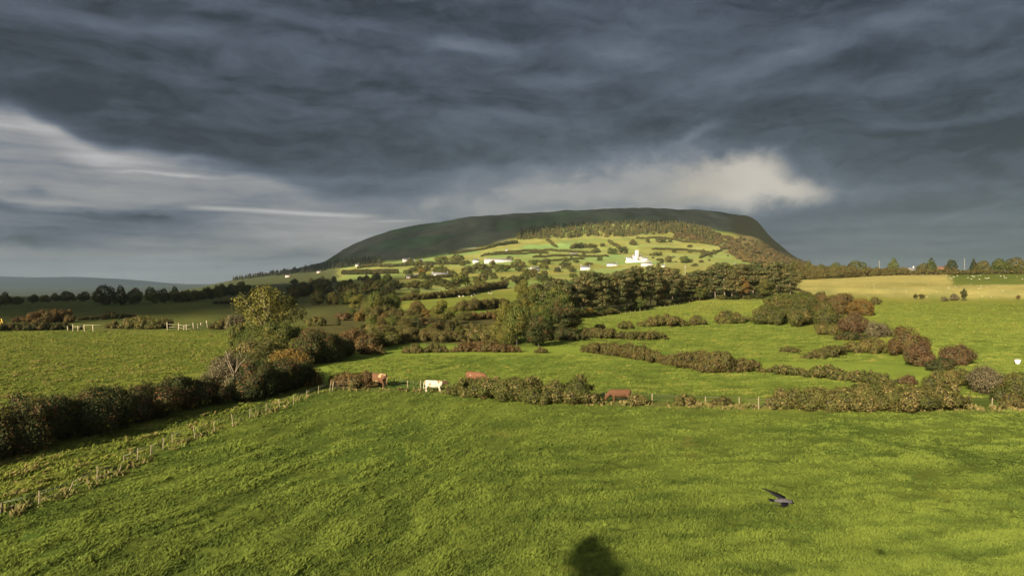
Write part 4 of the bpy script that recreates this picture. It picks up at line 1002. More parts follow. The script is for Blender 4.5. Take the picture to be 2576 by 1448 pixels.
# ------------------------------------------------------------------ buildings
WHITE = plain('white_render', (0.56, 0.54, 0.48), 0.7, 0.08, .3); SLATE = plain('slate', (0.13, 0.13, 0.14), 0.6, 0.2, .5)
PALEROOF = plain('pale_slate', (0.20, 0.19, 0.19), 0.6, 0.15, .5); REDROOF = plain('red_tile', (0.20, 0.10, 0.07), 0.7, 0.2, .6); PINK = plain('pink_render', (0.62, 0.48, 0.42), 0.7, 0.05, .3)
BRICK = plain('brick', (0.34, 0.18, 0.11), 0.8, 0.2, .6)
GLASS = plain('dark_glass', (0.03, 0.035, 0.04), 0.15, 0.1)
def gable_roof(w, d, h, rise, ov=.35):
    x, y = w / 2 + ov, d / 2 + ov
    V = np.array([(-x, -y, h), (x, -y, h), (x, 0, h + rise), (-x, 0, h + rise), (x, y, h), (-x, y, h),
                  (-x, -y, h - .25), (x, -y, h - .25), (x, 0, h + rise - .25), (-x, 0, h + rise - .25), (x, y, h - .25), (-x, y, h - .25)])
    Fq = np.array([(0, 1, 2, 3), (3, 2, 4, 5), (7, 6, 9, 8), (8, 9, 11, 10), (0, 6, 7, 1), (5, 4, 10, 11), (1, 7, 8, 2), (2, 8, 10, 4), (3, 9, 6, 0), (5, 11, 9, 3)])
    return V, Fq, 0, None
def house(p, w, d, h, rise, rz, label, roof=SLATE, wall=WHITE, nwin=4, chim=2, name='house', cat='house', group=None, storeys=1, parent=None):
    r = empty(name, p, rz, label, cat, group)
    def block(x0, w, d, h, rise, y0=0.0, k=nwin, chim=chim):
        V = [box(x0 - w / 2, x0 + w / 2, y0 - d / 2, y0 + d / 2, -2.5, h)]
        tri = [(x0 - w / 2, y0 - d / 2, h), (x0 - w / 2, y0 + d / 2, h), (x0 - w / 2, y0, h + rise - .3), (x0 + w / 2, y0 - d / 2, h), (x0 + w / 2, y0 + d / 2, h), (x0 + w / 2, y0, h + rise - .3)]
        V.append((np.array(tri), np.array([(0, 2, 1), (3, 4, 5)])))
        add('wall', [cat_parts(V)], [wall], r)
        g = gable_roof(w, d, h + .02, rise); gv = g[0] + np.array([x0, y0, 0]); rf = add('roof', [(gv, g[1], 0, None)], [roof], r)
        for c in range(chim):
            cx = x0 + (-1) ** c * (w / 2 - 1.0); add('chimney', [cat_parts([box(cx - .5, cx + .5, y0 - .4, y0 + .4, h + rise - 1, h + rise + 1.2), box(cx - .6, cx + .6, y0 - .5, y0 + .5, h + rise + 1.2, h + rise + 1.4)])], [wall], rf)
        for s in range(storeys):
            for i in range(k):
                wx = x0 - w / 2 + w * (i + .5) / k; z = .9 + 2.7 * s
                if s == 0 and i == k // 2: add('door', [box(wx - .5, wx + .5, y0 - d / 2 - .06, y0 - d / 2 + .02, 0, 2.05) + (0, None)], [plain('door_paint', (.12, .06, .04))], r)
                else: add('window', [box(wx - .6, wx + .6, y0 - d / 2 - .05, y0 - d / 2 + .02, z, z + 1.2) + (0, None)], [GLASS], r)
    block(0, w, d, h, rise)
    return r, block
def house_px(u0, u1, yb, yt, label, Z=None, turn=0.0, hfrac=.6, **k):
    u = (u0 + u1) / 2; p = at(u, yb) if Z is None else on(u, Z); s = p.y / F
    w = (u1 - u0) * s; tot = max((yb - yt) * s, 4.2)
    return house(p, w, min(max(w * .5, 6), 9), tot * hfrac, tot * (1 - hfrac), math.atan2(-p.x, p.y) * 0.6 + turn, label, **k)
house_px(1013, 1030, 661, 650, 'small white gabled house at the left end of the lit slope', chim=1, nwin=3, turn=.3)
house_px(1189, 1204, 662, 651, 'small white house just left of the long white terrace', chim=1, nwin=3)
r, blk = house_px(1218, 1286, 660, 650, 'long white terrace of houses on the lit slope', roof=PALEROOF, nwin=10, chim=2)
house_px(1086, 1127, 697, 685, 'wide white cottage with pale roof below the terrace', roof=PALEROOF, nwin=6)
house_px(1040, 1052, 698, 689, 'small pinkish cottage left of the wide white cottage', wall=PINK, roof=PALEROOF, nwin=3, chim=1)
house_px(1022, 1034, 700, 692, 'low pale shed with dark roof left of the pinkish cottage', wall=PINK, nwin=2, chim=0)
house_px(1334, 1356, 683, 671, 'gabled white cottage behind the left pines', nwin=3, chim=1, turn=.5)
house_px(1433, 1453, 643, 636, 'long low white house high on the lit slope', roof=PALEROOF, nwin=5, chim=0)
house_px(1460, 1484, 679, 668, 'low white farm cottage right of the gabled cottage', nwin=4)
house_px(894, 902, 670, 663, 'tiny white house at the foot of the dark hillside', nwin=2, chim=1)
house_px(797, 806, 686, 681, 'white bungalow on the ridge below the dark slope', nwin=3, chim=1, wall=PINK)
house_px(718, 729, 697, 691, 'pale bungalow among the conifers of the left ridge', nwin=3, chim=1, wall=PINK)
house_px(942, 952, 716, 707, 'tiny white house hidden in the shaded wood', nwin=2, chim=1)
house_px(1526, 1552, 669, 661, 'white bungalow with long wall left below the tall white house', nwin=4, chim=1)
house_px(1612, 1640, 669, 660, 'white cottage below the right side of the tall white house', nwin=4, chim=1, roof=PALEROOF)
house_px(2273, 2298, 667, 649, 'white house above the hedge on the right skyline', Z=640, nwin=4, chim=1, roof=PALEROOF)
house_px(2354, 2382, 676, 655, 'red roofed brick house on the right skyline', Z=640, nwin=4, chim=1, roof=REDROOF, wall=BRICK, hfrac=.45)
for u, yb, yt, w, lab in [(1059, 657, 651, 8, 'tiny white house between trees right of the small white gabled house'), (1040, 659, 653, 6, 'tiny white shed just right of the small white gabled house'),
    (1274, 632, 626, 6, 'tiny white cottage high above the long white terrace'), (1328, 683, 676, 8, 'small white shed touching the left of the gabled cottage'), (1405, 678, 672, 10, 'low pale outbuilding between gabled cottage and low farm cottage'),
    (1668, 671, 665, 9, 'small pale cottage at the right below the tall white house')]:
    house_px(u - w / 2, u + w / 2, yb, yt, lab, nwin=2, chim=1)
# the tall white house with a tower on the slope
def tall_house():
    p = at(1602, 658); s = p.y / F
    r, blk = house(p, 22 * s, 10, 13 * s, 4 * s, .1, 'tall white house with a tower and stepped wings on the lit slope', roof=PALEROOF, nwin=4, chim=2, storeys=3)
    blk(-19 * s, 17 * s, 8, 9 * s, 3 * s, 1, 4, 1); blk(17 * s, 16 * s, 8, 8 * s, 3 * s, -6, 3, 1)
    t = 4.2 * s; x = -2 * s
    add('tower', [cat_parts([box(x - t, x + t, -7, -7 + 2 * t, -2, 27 * s)] + [box(x - t + (k % 2) * 0 + k * t * .55, x - t + k * t * .55 + t * .3, -7 - .02, -6.4, 27 * s, 29 * s) for k in range(4)])], [WHITE], r)
    for k in range(3): add('window', [box(x - .7, x + .7, -7.06, -6.9, 6 * s + 6 * s * k, 8.4 * s + 6 * s * k) + (0, None)], [GLASS], r)
    add('garden_wall', [cat_parts([box(-34 * s, 30 * s, -14, -13.5, -3, 1.6)])], [WHITE], r)
tall_house()

# ------------------------------------------------------------------ poles and fences
PALEWOOD = plain('weathered_post', (0.20, 0.165, 0.10), .9, .35, 8); WIRE = plain('fence_wire', (0.25, 0.25, 0.24), .5)
GREYWOOD = plain('pole_wood', (0.24, 0.22, 0.17), .9, .2, 4)
def post(base, top, r, parent, org, name='post', m=PALEWOOD):
    b = Vector(base) - org; t = Vector(top) - org
    add(name, [cat_parts([tube([b - (t - b) * .12, b, b.lerp(t, .55) + Vector((.01, .01, 0)), t], [r, r * 1.02, r * .95, r * .86], 7)])], [m], parent)
def fence(label, posts, r, wires=(.35, .75, 1.05), name='wire_fence', hmax=1.6):
    """posts: list of (u base, y base, u top, y top)"""
    P = [(at(a, b), c, d) for a, b, c, d in posts]; org = P[len(P) // 2][0].copy()
    f = empty(name, org, 0, label, 'fence'); tops = []
    for p, c, d in P:
        dr = ray(c, d); t = Vector((dr.x * p.y, p.y + random.uniform(-.12, .12), CAMZ + dr.z * p.y)); tops.append(t)
        post(p, t, r, f, org)
    if wires:
        lst = []
        for k in wires:
            for (p, _, _), (q, _, _), t, s in zip(P[:-1], P[1:], tops[:-1], tops[1:]):
                a = p.lerp(t, min(k / max((t - p).length, .3), .95)); b = q.lerp(s, min(k / max((s - q).length, .3), .95))
                m = (a + b) / 2; m.z -= .03
                lst.append(tube([a - org, m - org, b - org], [.006] * 3, 3))
        add('wire', [cat_parts(lst)], [WIRE], f)
    return f
fence('wire fence of thin leaning posts running up the left side of the near field',
      [(-60, 1320, -58, 1286), (0, 1291, 0, 1264), (98, 1271, 101, 1232), (174, 1234, 184, 1209), (244, 1214, 244, 1172), (300, 1185, 307, 1168), (311, 1163, 310, 1145), (345, 1160, 345, 1127), (378, 1148, 380, 1118), (410, 1133, 410, 1100),
       (433, 1119, 432, 1090), (491, 1104, 487, 1070), (540, 1084, 536, 1059), (587, 1074, 582, 1041), (628, 1054, 628, 1027), (669, 1036, 669, 1014), (704, 1031, 700, 1003), (738, 1016, 738, 992), (771, 1001, 771, 981), (801, 989, 801, 970), (829, 982, 832, 957)], .045)
fence('cattle fence of pale posts with the brown and white cows behind it',
      [(836, 982, 839, 958), (967, 970, 967, 945), (992, 969, 992, 949), (1025, 974, 1025, 956), (1058, 980, 1058, 955), (1524, 1008, 1524, 989), (1549, 1009, 1550, 986), (1640, 1012, 1640, 989), (1774, 1014, 1774, 997), (1859, 1017, 1859, 998),
       (1908, 1028, 1907, 997), (2494, 1022, 2494, 1000)], .075)
fence('row of small pale posts along the top of the upper right pasture',
      [(2000 + i * 12.5 + random.uniform(-3, 3), 691.5, 2000 + i * 12.5, 685 + random.uniform(-1, 1)) for i in range(30)], .09, ())
fence('short pale fence posts at the foot of the pines', [(1560 + i * 12.4, np.interp(1560 + i * 12.4, [1560, 1620, 1700, 1760], [790, 782, 768, 757]), 1560 + i * 12.4, np.interp(1560 + i * 12.4, [1560, 1620, 1700, 1760], [784, 776, 762, 751])) for i in range(15)], .07, ())
def pole(u, yb, yt, label, Z=None, arm=True):
    p = at(u, yb) if Z is None else on(u, Z); s = p.y / F; H = CAMZ + (HY - yt) * s - p.z
    r = empty('telegraph_pole', p, random.uniform(-.3, .3), label, 'pole')
    add('shaft', [cat_parts([tube([(0, 0, -.5), (0, 0, H)], [.22, .16], 8)])], [GREYWOOD], r)
    if arm: add('crossarm', [cat_parts([box(-.9, .9, -.07, .07, H - .7, H - .55)] + [box(x - .05, x + .05, -.05, .05, H - .55, H - .38) for x in (-.8, -.3, .3, .8)])], [GREYWOOD], r)
pole(2211, 690, 656, 'lone pale pole in front of the skyline hedge at the right', 600); pole(2425, 692, 650, 'pole on the right skyline next to the slim dark conifer', 610)
pole(1723, 756, 668, 'pale pole among the pines beside the slender orange tree', 420); pole(1848, 752, 660, 'pale pole among the pines in the right half of the grove', 420); pole(1410, 745, 700, 'short pole at the left of the pine grove', 470)

# left: timber gate, pen, tub, drum, digger
TIMBER = plain('bleached_timber', (0.40, 0.34, 0.23), .85, .25, 5)
def timber(name, label, posts, rails, r=.11):
    P0 = at(posts[0][0], posts[0][1]); org = P0.copy(); s = P0.y / F
    f = empty(name, org, 0, label, 'fence')
    def px(u, y, dz=0): d = ray(u, y); Y = org.y + dz; return Vector((d.x * Y, Y, CAMZ + d.z * Y)) - org
    for u, yb, ut, yt, dz in posts:
        add('post', [cat_parts([tube([px(u, yb + 3, dz), px(ut, yt, dz)], [r, r * .9], 7)])], [TIMBER], f)
    for (a, b, da), (c, d, db) in rails:
        add('rail', [cat_parts([tube([px(a, b, da), px(c, d, db)], [r * .62, r * .62], 5, .6)])], [TIMBER], f)
timber('timber_gate', 'bleached timber gateway with a long top rail at the far edge of the left field',
       [(184, 834, 183, 815, 0), (213, 835, 211, 816, 0), (235, 834, 233, 817, 0), (170, 830, 170, 820, 3), (196, 832, 196, 819, 3)],
       [((211, 817.5, 0), (254, 817, 0)), ((183, 821, 0), (211, 821, .4)), ((233, 825, 0), (254, 821, 2))])
timber('cattle_pen', 'bleached timber cattle pen of crossed rails at the right end of the left field',
       [(421, 831, 420, 810, 0), (449, 835, 449, 812, .5), (469, 831, 468, 815, 1), (487, 826, 485, 811, 3), (498, 826, 497, 814, 4), (505, 825, 505, 811, 5), (522, 821, 519, 806, 7), (462, 829, 463, 817, 1)],
       [((424, 815, 0), (449, 816, .5)), ((449, 816, .5), (470, 822, 1)), ((470, 819, 1), (487, 813, 3)), ((485, 815, 3), (503, 817, 5)), ((505, 812.5, 5), (520, 812.5, 7)), ((507, 818, 5), (521, 817.5, 7)),
        ((472, 828, 1), (495, 822, 4)), ((425, 822, 0), (449, 823, .5)), ((520, 814, 7), (531, 814.5, 9)), ((449, 823, .5), (468, 827, 1))])
def cone_tub(name, label, u, yb, yt, wu, m, cat, taper=.8, legs=True):
    p = at(u, yb); s = p.y / F; h = (yb - yt) * s; w = wu * s / 2; z0 = h * .35 if legs else 0
    r = empty(name, p, .2, label, cat)
    def ring(z, k): return [(-w * k, -w * .7 * k, z), (w * k, -w * .7 * k, z), (w * k, w * .7 * k, z), (-w * k, w * .7 * k, z)]
    V = np.array(ring(z0, taper) + ring(h, 1) + ring(h, .9) + ring(z0 + .1 * h, taper * .85))
    Q = [(3, 2, 1, 0)] + [(a, (a + 1) % 4, (a + 1) % 4 + 4, a + 4) for a in range(4)] + [(a + 4, (a + 1) % 4 + 4, (a + 1) % 4 + 8, a + 8) for a in range(4)] + [(a + 8, (a + 1) % 4 + 8, (a + 1) % 4 + 12, a + 12) for a in range(4)] + [(12, 13, 14, 15)]
    add('shell', [(V, np.array(Q), 0, None)], [m], r)
    if legs:
        for x in (-1, 1):
            for y in (-1, 1): add('leg', [cat_parts([box(x * w * .7 - .04, x * w * .7 + .04, y * w * .45 - .04, y * w * .45 + .04, -.1, z0 + .02)])], [GREYWOOD], r)
TUBW = plain('white_plastic', (0.80, 0.76, 0.68), .5, .06)
cone_tub('feed_trough', 'small white trough on legs at the far edge of the left field', 54, 829, 817, 12, TUBW, 'trough')
cone_tub('tub', 'small white tub standing by the scrub at the right picture edge', 2559, 917, 904, 12, TUBW, 'tub', .8, False)
def drum():
    p = at(204, 827); s = p.y / F
    V, T = tube([(0, 0, 0), (0, 0, .05), (0, 0, .3), (0, 0, .6), (0, 0, .85), (0, 0, .9)], [.28, .3, .3, .31, .3, .27], 14)
    o = add('drum', [(V, T, 0, None)], [plain('black_plastic', (.02, .02, .022), .5)], loc=p, smooth=True); tag(o, 'black drum beside the middle post of the timber gateway', 'drum')
drum()
def digger():
    p = at(11, 828); s = p.y / F; Y = plain('digger_yellow', (.62, .40, .06), .5, .15); K = plain('black_rubber', (.02, .02, .02), .8); B = plain('rusty_steel', (.14, .08, .05), .7)
    r = empty('digger', p, 0, 'small yellow digger with bent boom by the left picture edge', 'digger')
    for x in (-.75, .75): add('track', [cat_parts([tube([(x - .0, -.9, .28), (x, -.5, .3), (x, .5, .3), (x, .9, .28)], [.2, .3, .3, .2], 8, .6)])], [K], r)
    add('body', [cat_parts([box(-.8, .8, -.8, .7, .55, 1.15), box(-.75, .75, .2, .75, 1.15, 1.45)])], [B], r)
    add('cab', [cat_parts([box(-.75, -.1, -.6, .3, 1.15, 1.2), box(-.75, -.1, -.6, .3, 2.0, 2.08)] + [box(a - .04, a + .04, b - .04, b + .04, 1.15, 2.02) for a in (-.7, -.15) for b in (-.55, .25)])], [K], r)
    bm_ = add('boom', [cat_parts([tube([(-.55, -.9, 1.0), (-.35, -1.0, 1.9), (0, -1.1, 3.0)], [.14, .16, .12], 6), tube([(0, -1.1, 3.0), (.35, -1.2, 2.0), (.6, -1.25, 1.5)], [.12, .13, .1], 6)])], [Y], r)
    add('bucket', [cat_parts([tube([(.6, -1.5, 1.4), (.6, -.95, 1.4)], [.3, .3], 8), box(.35, .85, -1.5, -.95, .95, 1.3)])], [B], bm_)
digger()

# ------------------------------------------------------------------ animals
DG = None
def fuse(name, lst, voxel, sm=2):
    """joins shapes into one continuous skin"""
    me = make_mesh(name, [cat_parts(lst)]); o = bpy.data.objects.new(name, me); COL.objects.link(o)
    m = o.modifiers.new('r', 'REMESH'); m.mode = 'VOXEL'; m.voxel_size = voxel; m.use_smooth_shade = True
    s = o.modifiers.new('s', 'SMOOTH'); s.iterations = sm; s.factor = .5
    dg = bpy.context.evaluated_depsgraph_get(); out = bpy.data.meshes.new_from_object(o.evaluated_get(dg)); out.name = name
    bpy.data.objects.remove(o); bpy.data.meshes.remove(me)
    for p in out.polygons: p.use_smooth = True
    return out
def cow_mesh(graze=False, voxel=.035):
    L = []
    L.append(tube([(-.98, 0, 1.06), (-.92, 0, 1.10), (-.72, 0, 1.08), (-.35, 0, 1.0), (.05, 0, .97), (.42, 0, 1.0), (.70, 0, 1.04), (.86, 0, 1.08)], [.09, .22, .28, .33, .35, .33, .28, .15], 14, 1.2))
    if graze: neck = [(.66, 0, 1.14), (.95, 0, .98), (1.20, 0, .66), (1.30, 0, .46)]; head = [(1.22, 0, .58), (1.30, 0, .44), (1.40, 0, .22), (1.44, 0, .08)]
    else: neck = [(.60, 0, 1.08), (.86, 0, 1.12), (1.08, 0, 1.18), (1.18, 0, 1.20)]; head = [(1.04, 0, 1.28), (1.18, 0, 1.23), (1.36, 0, 1.05), (1.46, 0, .93)]
    L.append(tube(neck, [.23, .18, .14, .11], 12, 1.3)); L.append(tube(head, [.10, .135, .10, .085], 10, 1.0))
    h = Vector(head[0])
    for s in (-1, 1):
        L.append(tube([h + Vector((.02, s * .08, .02)), h + Vector((-.02, s * .2, .04)), h + Vector((-.03, s * .27, 0))], [.03, .055, .02], 6, .5))
        L.append(tube([(.52, s * .18, .95), (.56, s * .20, .68), (.55, s * .19, .42), (.57, s * .19, .12), (.60, s * .19, 0)], [.15, .105, .062, .052, .068], 8))
        L.append(tube([(-.72, s * .17, 1.02), (-.66, s * .21, .78), (-.84, s * .20, .48), (-.80, s * .20, .14), (-.78, s * .20, 0)], [.21, .155, .066, .056, .07], 8))
    L.append(tube([(-.42, 0, .72), (-.40, 0, .60), (-.38, 0, .55)], [.17, .14, .05], 8))
    return fuse('body', L, voxel)
COWS = {}
def hide(name, base, patch=None, k=.5, scale=2.2, face=None):
    def f(t, b):
        p = coords(); c = base
        if patch:
            n = noise(p, scale, 2, .5); c = mixc(ramp(n, k - .02, k + .02), base, patch)
        s = X.nt.nodes.new('ShaderNodeSeparateXYZ'); t.links.new(p, s.inputs[0])
        if face: c = mixc(ramp(X(s.outputs[0]), .78, .86), c, face)
        fur = noise(p, 40, 3, .6); q = .8 + fur * .4
        t.links.new(mixc(1.0, c, vec(q, q, q), 'MULTIPLY'), b.inputs['Base Color'])
    return mat(name, f)
def cow(u, yb, yt, rz, label, m, graze=False, lift=0):
    p = at(u, yb); H = (yb - yt) * p.y / F
    if graze not in COWS: COWS[graze] = cow_mesh(graze)
    me = COWS[graze].copy(); me.materials.clear()
    r = empty('cow', p, rz, label, 'cow', 'cattle behind the fence'); k = H / 1.36; r.scale = (k * 1.08, k, k); r.location.z -= .16
    add('body', me, [m], r)
    add('tail', [cat_parts([tube([(-.96, 0, 1.22), (-1.06, 0, 1.1), (-1.07, .02, .7), (-1.05, .03, .5), (-1.04, .03, .38)], [.04, .035, .025, .05, .015], 6)])], [m], r, smooth=True)
    if not graze:
        for s in (-1, 1): add('horn', [cat_parts([tube([(1.05, s * .07, 1.36), (1.06, s * .15, 1.41), (1.10, s * .17, 1.49)], [.03, .022, .006], 6)])], [plain('horn', (.35, .3, .2))], r, smooth=True)
    return r
cow(948, 974, 935, R(150), 'tan and brown cow half hidden behind the reddish bramble at the fence', hide('tan_hide', (.11, .055, .028), (.30, .20, .10), .50, 1.4), True)
cow(1092, 985, 953, R(-6), 'white cow with a dark head standing side on behind the fence', hide('white_hide', (.46, .41, .31), (.22, .13, .07), .58, 1.9, (.06, .032, .022)))
cow(1196, 966, 932, R(-28), 'red brown cow with a pale muzzle behind the bramble bank', hide('red_hide', (.13, .06, .03), (.34, .26, .17), .66, 1.8), True)
cow(1559, 1010, 975, R(178), 'brown cow grazing head down left of the small bushy tuft', hide('brown_hide', (.095, .045, .023), None), True)
# sheep
def sheep_mesh():
    L = [tube([(-.55, 0, .56), (-.45, 0, .60), (-.1, 0, .62), (.3, 0, .62), (.5, 0, .60)], [.12, .28, .33, .30, .14], 10), tube([(.42, 0, .72), (.62, 0, .78), (.80, 0, .66)], [.13, .11, .06], 8)]
    for x in (-.36, .34):
        for s in (-.14, .14): L.append(tube([(x, s, .5), (x, s, .0)], [.07, .05], 6))
    return fuse('sheep', L, .06, 1)
SHEEP = sheep_mesh(); FLEECE = hide('fleece', (.40, .37, .28), None, face=None); SHEEP.materials.append(FLEECE)
def sheep(u, y, label, group, k=1.0):
    o = bpy.data.objects.new('sheep', SHEEP); COL.objects.link(o); o.location = at(u, y); o.rotation_euler = (0, 0, rs_.uniform(0, 6.28)); o.scale = (k,) * 3
    tag(o, label, 'sheep', group)
for i in range(22): sheep(rs_.uniform(2376, 2574), rs_.uniform(692, 704), 'white sheep grazing high in the green part of the right pasture', 'sheep in the green upper pasture', .85)
for i in range(36): sheep(rs_.uniform(2170, 2560), rs_.choice([rs_.uniform(706, 756), rs_.uniform(716, 732)]), 'white sheep scattered over the straw coloured pasture', 'sheep in the straw pasture', .5)
for i in range(15):
    u = rs_.uniform(1140, 1282); sheep(u, np.interp(u, [1140, 1282], [746, 733]) + rs_.uniform(-3, 5), 'white sheep along the top of the small field left of the pines', 'sheep in the small field left of the pines', 1.0)
# the crow in flight
def crow():
    d = ray(1962, 1256); Z = 14.5; p = Vector((d.x * Z, Z, CAMZ + d.z * Z)); s = Z / F
    G = plain('grey_plumage', (.065, .06, .066), .6, .3, 20); K = plain('black_plumage', (.012, .012, .014), .45, .2, 20)
    r = empty('crow', p, 0, 'grey and black crow flying low over the near field', 'bird')
    def q(zx, zy, dy=0): return Vector(((zx - 1150) * .054 * s, dy, -(zy - 760) * .050 * s))
    body = fuse('body', [tube([q(860, 800), q(980, 800), q(1200, 825), q(1400, 850), q(1560, 865), q(1640, 870)], [.012, .035, .060, .066, .050, .03], 12), tube([q(1540, 865), q(1640, 872), q(1730, 885)], [.04, .043, .022], 10)], .008, 2)
    add('body', body, [G], r)
    add('head', [cat_parts([tube([q(1640, 868, -.005), q(1690, 878, -.005), q(1740, 890, -.005)], [.043, .042, .02], 10), tube([q(1730, 888), q(1790, 912), q(1850, 930)], [.018, .012, .003], 6)])], [K], r, smooth=True)
    def wing(pts, th):
        V = []; n = len(pts)
        for a, b in pts: V += [a + Vector((0, 0, th)), b + Vector((0, 0, th * .4)), a - Vector((0, 0, th)), b - Vector((0, 0, th * .4))]
        Q = []
        for i in range(n - 1):
            o = i * 4; Q += [(o, o + 4, o + 5, o + 1), (o + 2, o + 3, o + 7, o + 6), (o, o + 2, o + 6, o + 4), (o + 1, o + 5, o + 7, o + 3)]
        Q += [(0, 1, 3, 2), (4 * n - 4, 4 * n - 2, 4 * n - 1, 4 * n - 3)]
        return np.array([tuple(v) for v in V]), np.array(Q), 0, None
    far = [(q(1500, 800, .05), q(1200, 800, .05)), (q(1480, 700, .14), q(1080, 720, .14)), (q(1250, 620, .26), q(1010, 690, .26)), (q(1000, 575, .36), q(930, 620, .34)), (q(690, 525, .48), q(700, 545, .46))]
    near = [(q(1450, 850, -.05), q(1150, 840, -.05)), (q(1400, 930, -.14), q(1060, 900, -.14)), (q(1180, 930, -.24), q(960, 870, -.24)), (q(900, 825, -.30), q(840, 850, -.28)), (q(520, 720, -.38), q(540, 742, -.36))]
    add('wing', [wing(far, .008)], [K], r); add('wing', [wing(near, .008)], [K], r)
    add('tail', [wing([(q(1000, 790, .0), q(980, 830, 0)), (q(820, 770, .05), q(800, 830, -.05)), (q(640, 745, .06), q(620, 800, -.06))], .006)], [K], r)
crow()

# unseen tree added to cast the shadow at the bottom of the near field
def behind():
    t = at(1490, 1369); h = 17.0; L = h / math.tan(R(SUN_EL)); p = Vector((t.x - math.sin(R(SUN_AZ)) * L, t.y - math.cos(R(SUN_AZ)) * L, 0)); p.z = float(ground(p.x, p.y))
    rng = np.random.default_rng(8); cs, rs = [], []
    for i in range(46):      # flat crown stretched back so that its shadow keeps an upright outline
        k = i / 45; w = 1.12 * min(1, math.sqrt(k * 3.4) + .16)
        cs.append((rng.uniform(-.35, .35) * w - .02, -7.5 * k + 0.35, h + rng.uniform(-.15, .1))); rs.append((w * .75, .7, .30))
    V, Q, tt = blob_leaves(cs, rs, .2, rng, 1.2); cv, cf = cores(cs, rs, .9)
    r = empty('shadow_tree', p, 0, 'unseen tree added to throw the shadow on the bottom of the near field', 'tree')
    add('trunk', [cat_parts([tube([(-1.5, -4, -.3), (-1.2, -4, h * .5), (0, -4, h * .99)], [.2, .14, .06], 7)])], [BARK], r); add('crown', [(V, Q, 0, tt), (cv, cf, 1, None)], [LM['dark'], CORE], r)
behind()

# ------------------------------------------------------------------ grass of the near fields
GRASS = leafmat('grass_blades', (0.070, 0.102, 0.017), (0.108, 0.138, 0.022), None, 0.3, 0.0, .1, .72)
WEED = leafmat('weedy_grass', (0.088, 0.118, 0.018), (0.125, 0.145, 0.022), (0.15, 0.12, 0.04), 0.3, 0.22, .1, .65)
LUSH = leafmat('lush_grass', (0.090, 0.122, 0.019), (0.126, 0.158, 0.026), (0.17, 0.16, 0.035), 0.3, 0.1, .1, .75)
DRY = leafmat('dry_grass', (0.105, 0.10, 0.028), (0.17, 0.13, 0.05), (0.085, 0.095, 0.022), 0.7, 0.3, .15, .4)
def tufts(name, n, poly, zr, size, m, seed, label, blades=6, lean=(.5, .3)):
    rng = np.random.default_rng(seed)
    # more tufts close to the camera, thinning out with distance
    Z = 1 / rng.uniform(1 / zr[1], 1 / zr[0], n * 3); u = rng.uniform(min(a for a, b in poly), max(a for a, b in poly), n * 3)
    x = (u - CU) / F * Z; h = ground(x, Z, True); y = HY - (h - CAMZ) * F / Z
    k = inpoly(u, y, poly); clump = fbm(x / 1.3, Z / 1.3, 61, 3) + rng.uniform(-.35, .35, len(x)); k &= clump > -.22
    x, Z, h, clump = x[k][:n], Z[k][:n], h[k][:n], clump[k][:n]; n = len(x)
    i = np.repeat(np.arange(n), blades); sc = size * np.clip(.75 + clump[i], .45, 1.7) * rng.uniform(.6, 1.3, len(i))
    bx = x[i] + rng.normal(0, .09, len(i)); by = Z[i] + rng.normal(0, .09, len(i)); bz = h[i] - .02
    a = rng.uniform(0, 6.28, len(i)); w = sc * .16 + Z[i] * .0003
    lx = sc * (rng.normal(0, .4, len(i)) + lean[0]); ly = sc * (rng.normal(0, .4, len(i)) + lean[1])
    b0 = np.stack([bx - w * np.cos(a), by - w * np.sin(a), bz], -1); b1 = np.stack([bx + w * np.cos(a), by + w * np.sin(a), bz], -1)
    m0 = np.stack([bx + lx * .4 - w * .7 * np.cos(a), by + ly * .4 - w * .7 * np.sin(a), bz + sc * .55], -1); m1 = np.stack([bx + lx * .4 + w * .7 * np.cos(a), by + ly * .4 + w * .7 * np.sin(a), bz + sc * .55], -1)
    tp = np.stack([bx + lx, by + ly, bz + sc * .85], -1)
    V = np.stack([b0, b1, m1, m0, tp], 1).reshape(-1, 3); o = np.arange(len(i))[:, None] * 5
    Q = o + np.array([[0, 1, 2, 3]]); T = o + np.array([[3, 2, 4]]); st = streaks(x, Z); t = np.clip(.5 + .75 * st[i] + .35 * (clump[i] - .1) + rng.uniform(-.17, .17, len(i)), 0, 1)
    ob = add(name, [(V, Q, 0, t), (V[:0].reshape(0, 3), np.zeros((0, 3), int), 0, None)], [m]) if False else add(name, [(V, Q, 0, t), (V, T, 0, t)], [m])
    tag(ob, label, 'grass', kind='stuff')
field = [(-300, 1420), (0, 1288), (240, 1212), (500, 1098), (835, 978), (1100, 985), (1500, 1016), (1900, 1028), (2700, 1034), (2700, 1560), (-300, 1560)]
tufts('grass', 95000, field, (26, 100), .15, GRASS, 5, 'short green grass of the near field')
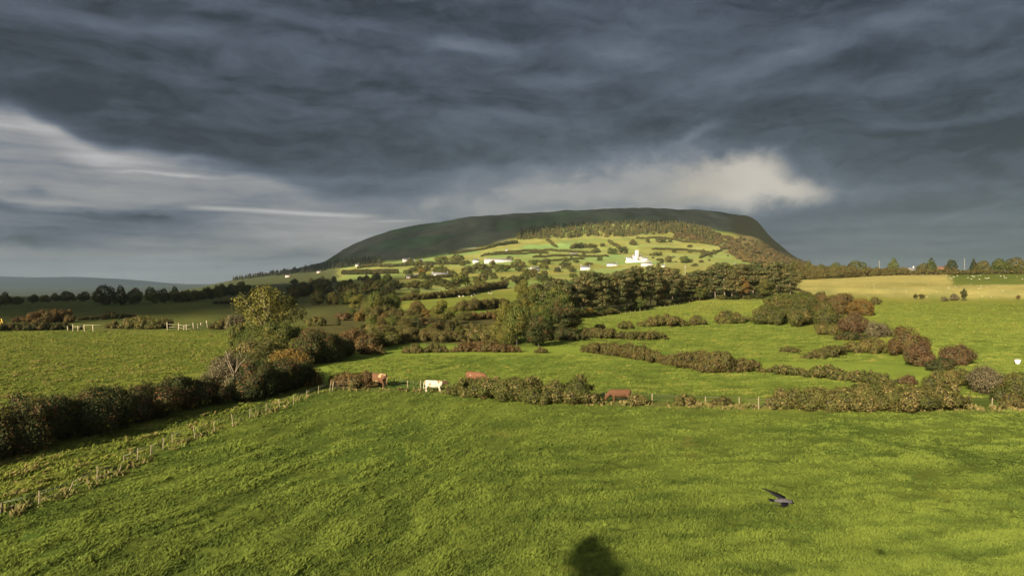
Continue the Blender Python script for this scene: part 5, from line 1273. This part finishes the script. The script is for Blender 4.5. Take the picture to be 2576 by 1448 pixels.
tufts('rough_grass', 9000, [(-300, 1320), (0, 1150), (640, 1010), (800, 968), (835, 978), (500, 1098), (240, 1212), (0, 1290), (-300, 1420)], (36, 96), .26, WEED, 6, 'rough brownish grass strip between hedge and wire fence')
tufts('dry_verge', 2600, [(835, 974), (1100, 980), (1500, 1010), (1900, 1020), (2600, 1024), (2600, 1036), (1900, 1032), (1500, 1021), (1100, 990), (835, 982)], (66, 100), .42, DRY, 7, 'dry bleached grass along the foot of the cattle fence', lean=(.1, 0))
tufts('fence_verge', 1500, [(-100, 1325), (244, 1205), (490, 1095), (740, 1008), (835, 974), (835, 984), (740, 1020), (490, 1110), (244, 1226), (-100, 1350)], (36, 96), .42, DRY, 8, 'long dry grass along the foot of the left wire fence', lean=(.1, 0))
tufts('weeds', 26000, [(-300, 835), (560, 830), (640, 850), (520, 930), (250, 985), (0, 1030), (-300, 1080)], (56, 185), .22, WEED, 9, 'tussocky weeds of the rough left field')
tufts('pasture_grass', 26000, [(820, 896), (1500, 892), (2250, 968), (2600, 990), (2600, 1020), (1930, 1000), (1500, 990), (830, 960)], (80, 130), .18, LUSH, 10, 'green grass of the field behind the cattle')

tufts('meadow_grass', 40000, [(1300, 795), (1600, 770), (1900, 752), (2010, 830), (2350, 935), (2250, 962), (1900, 900), (1480, 872), (1300, 868)], (115, 330), .24, LUSH, 11, 'green grass of the sloping fields between the bramble hedge and the pines')
tufts('hill_pasture', 34000, [(2140, 764), (2700, 760), (2700, 990), (2520, 985), (2440, 950), (2340, 915), (2230, 850), (2150, 800)], (92, 345), .26, LUSH, 12, 'cropped grass of the large right hand pasture')
# ------------------------------------------------------------------ air
def haze():
    V, Q = box(-15000, 8000, -400, 15400, -112, 372)
    m = bpy.data.materials.new('haze_air'); m.use_nodes = True; t = m.node_tree; t.nodes.clear()
    v = t.nodes.new('ShaderNodeVolumePrincipled'); v.inputs['Color'].default_value = (.72, .88, 1.0, 1); v.inputs['Density'].default_value = 0.00008; v.inputs['Anisotropy'].default_value = 0.75
    o = t.nodes.new('ShaderNodeOutputMaterial'); t.links.new(v.outputs[0], o.inputs['Volume'])
    ob = add('haze', [(V, Q, 0, None)], [m]); tag(ob, kind='stuff')
haze()
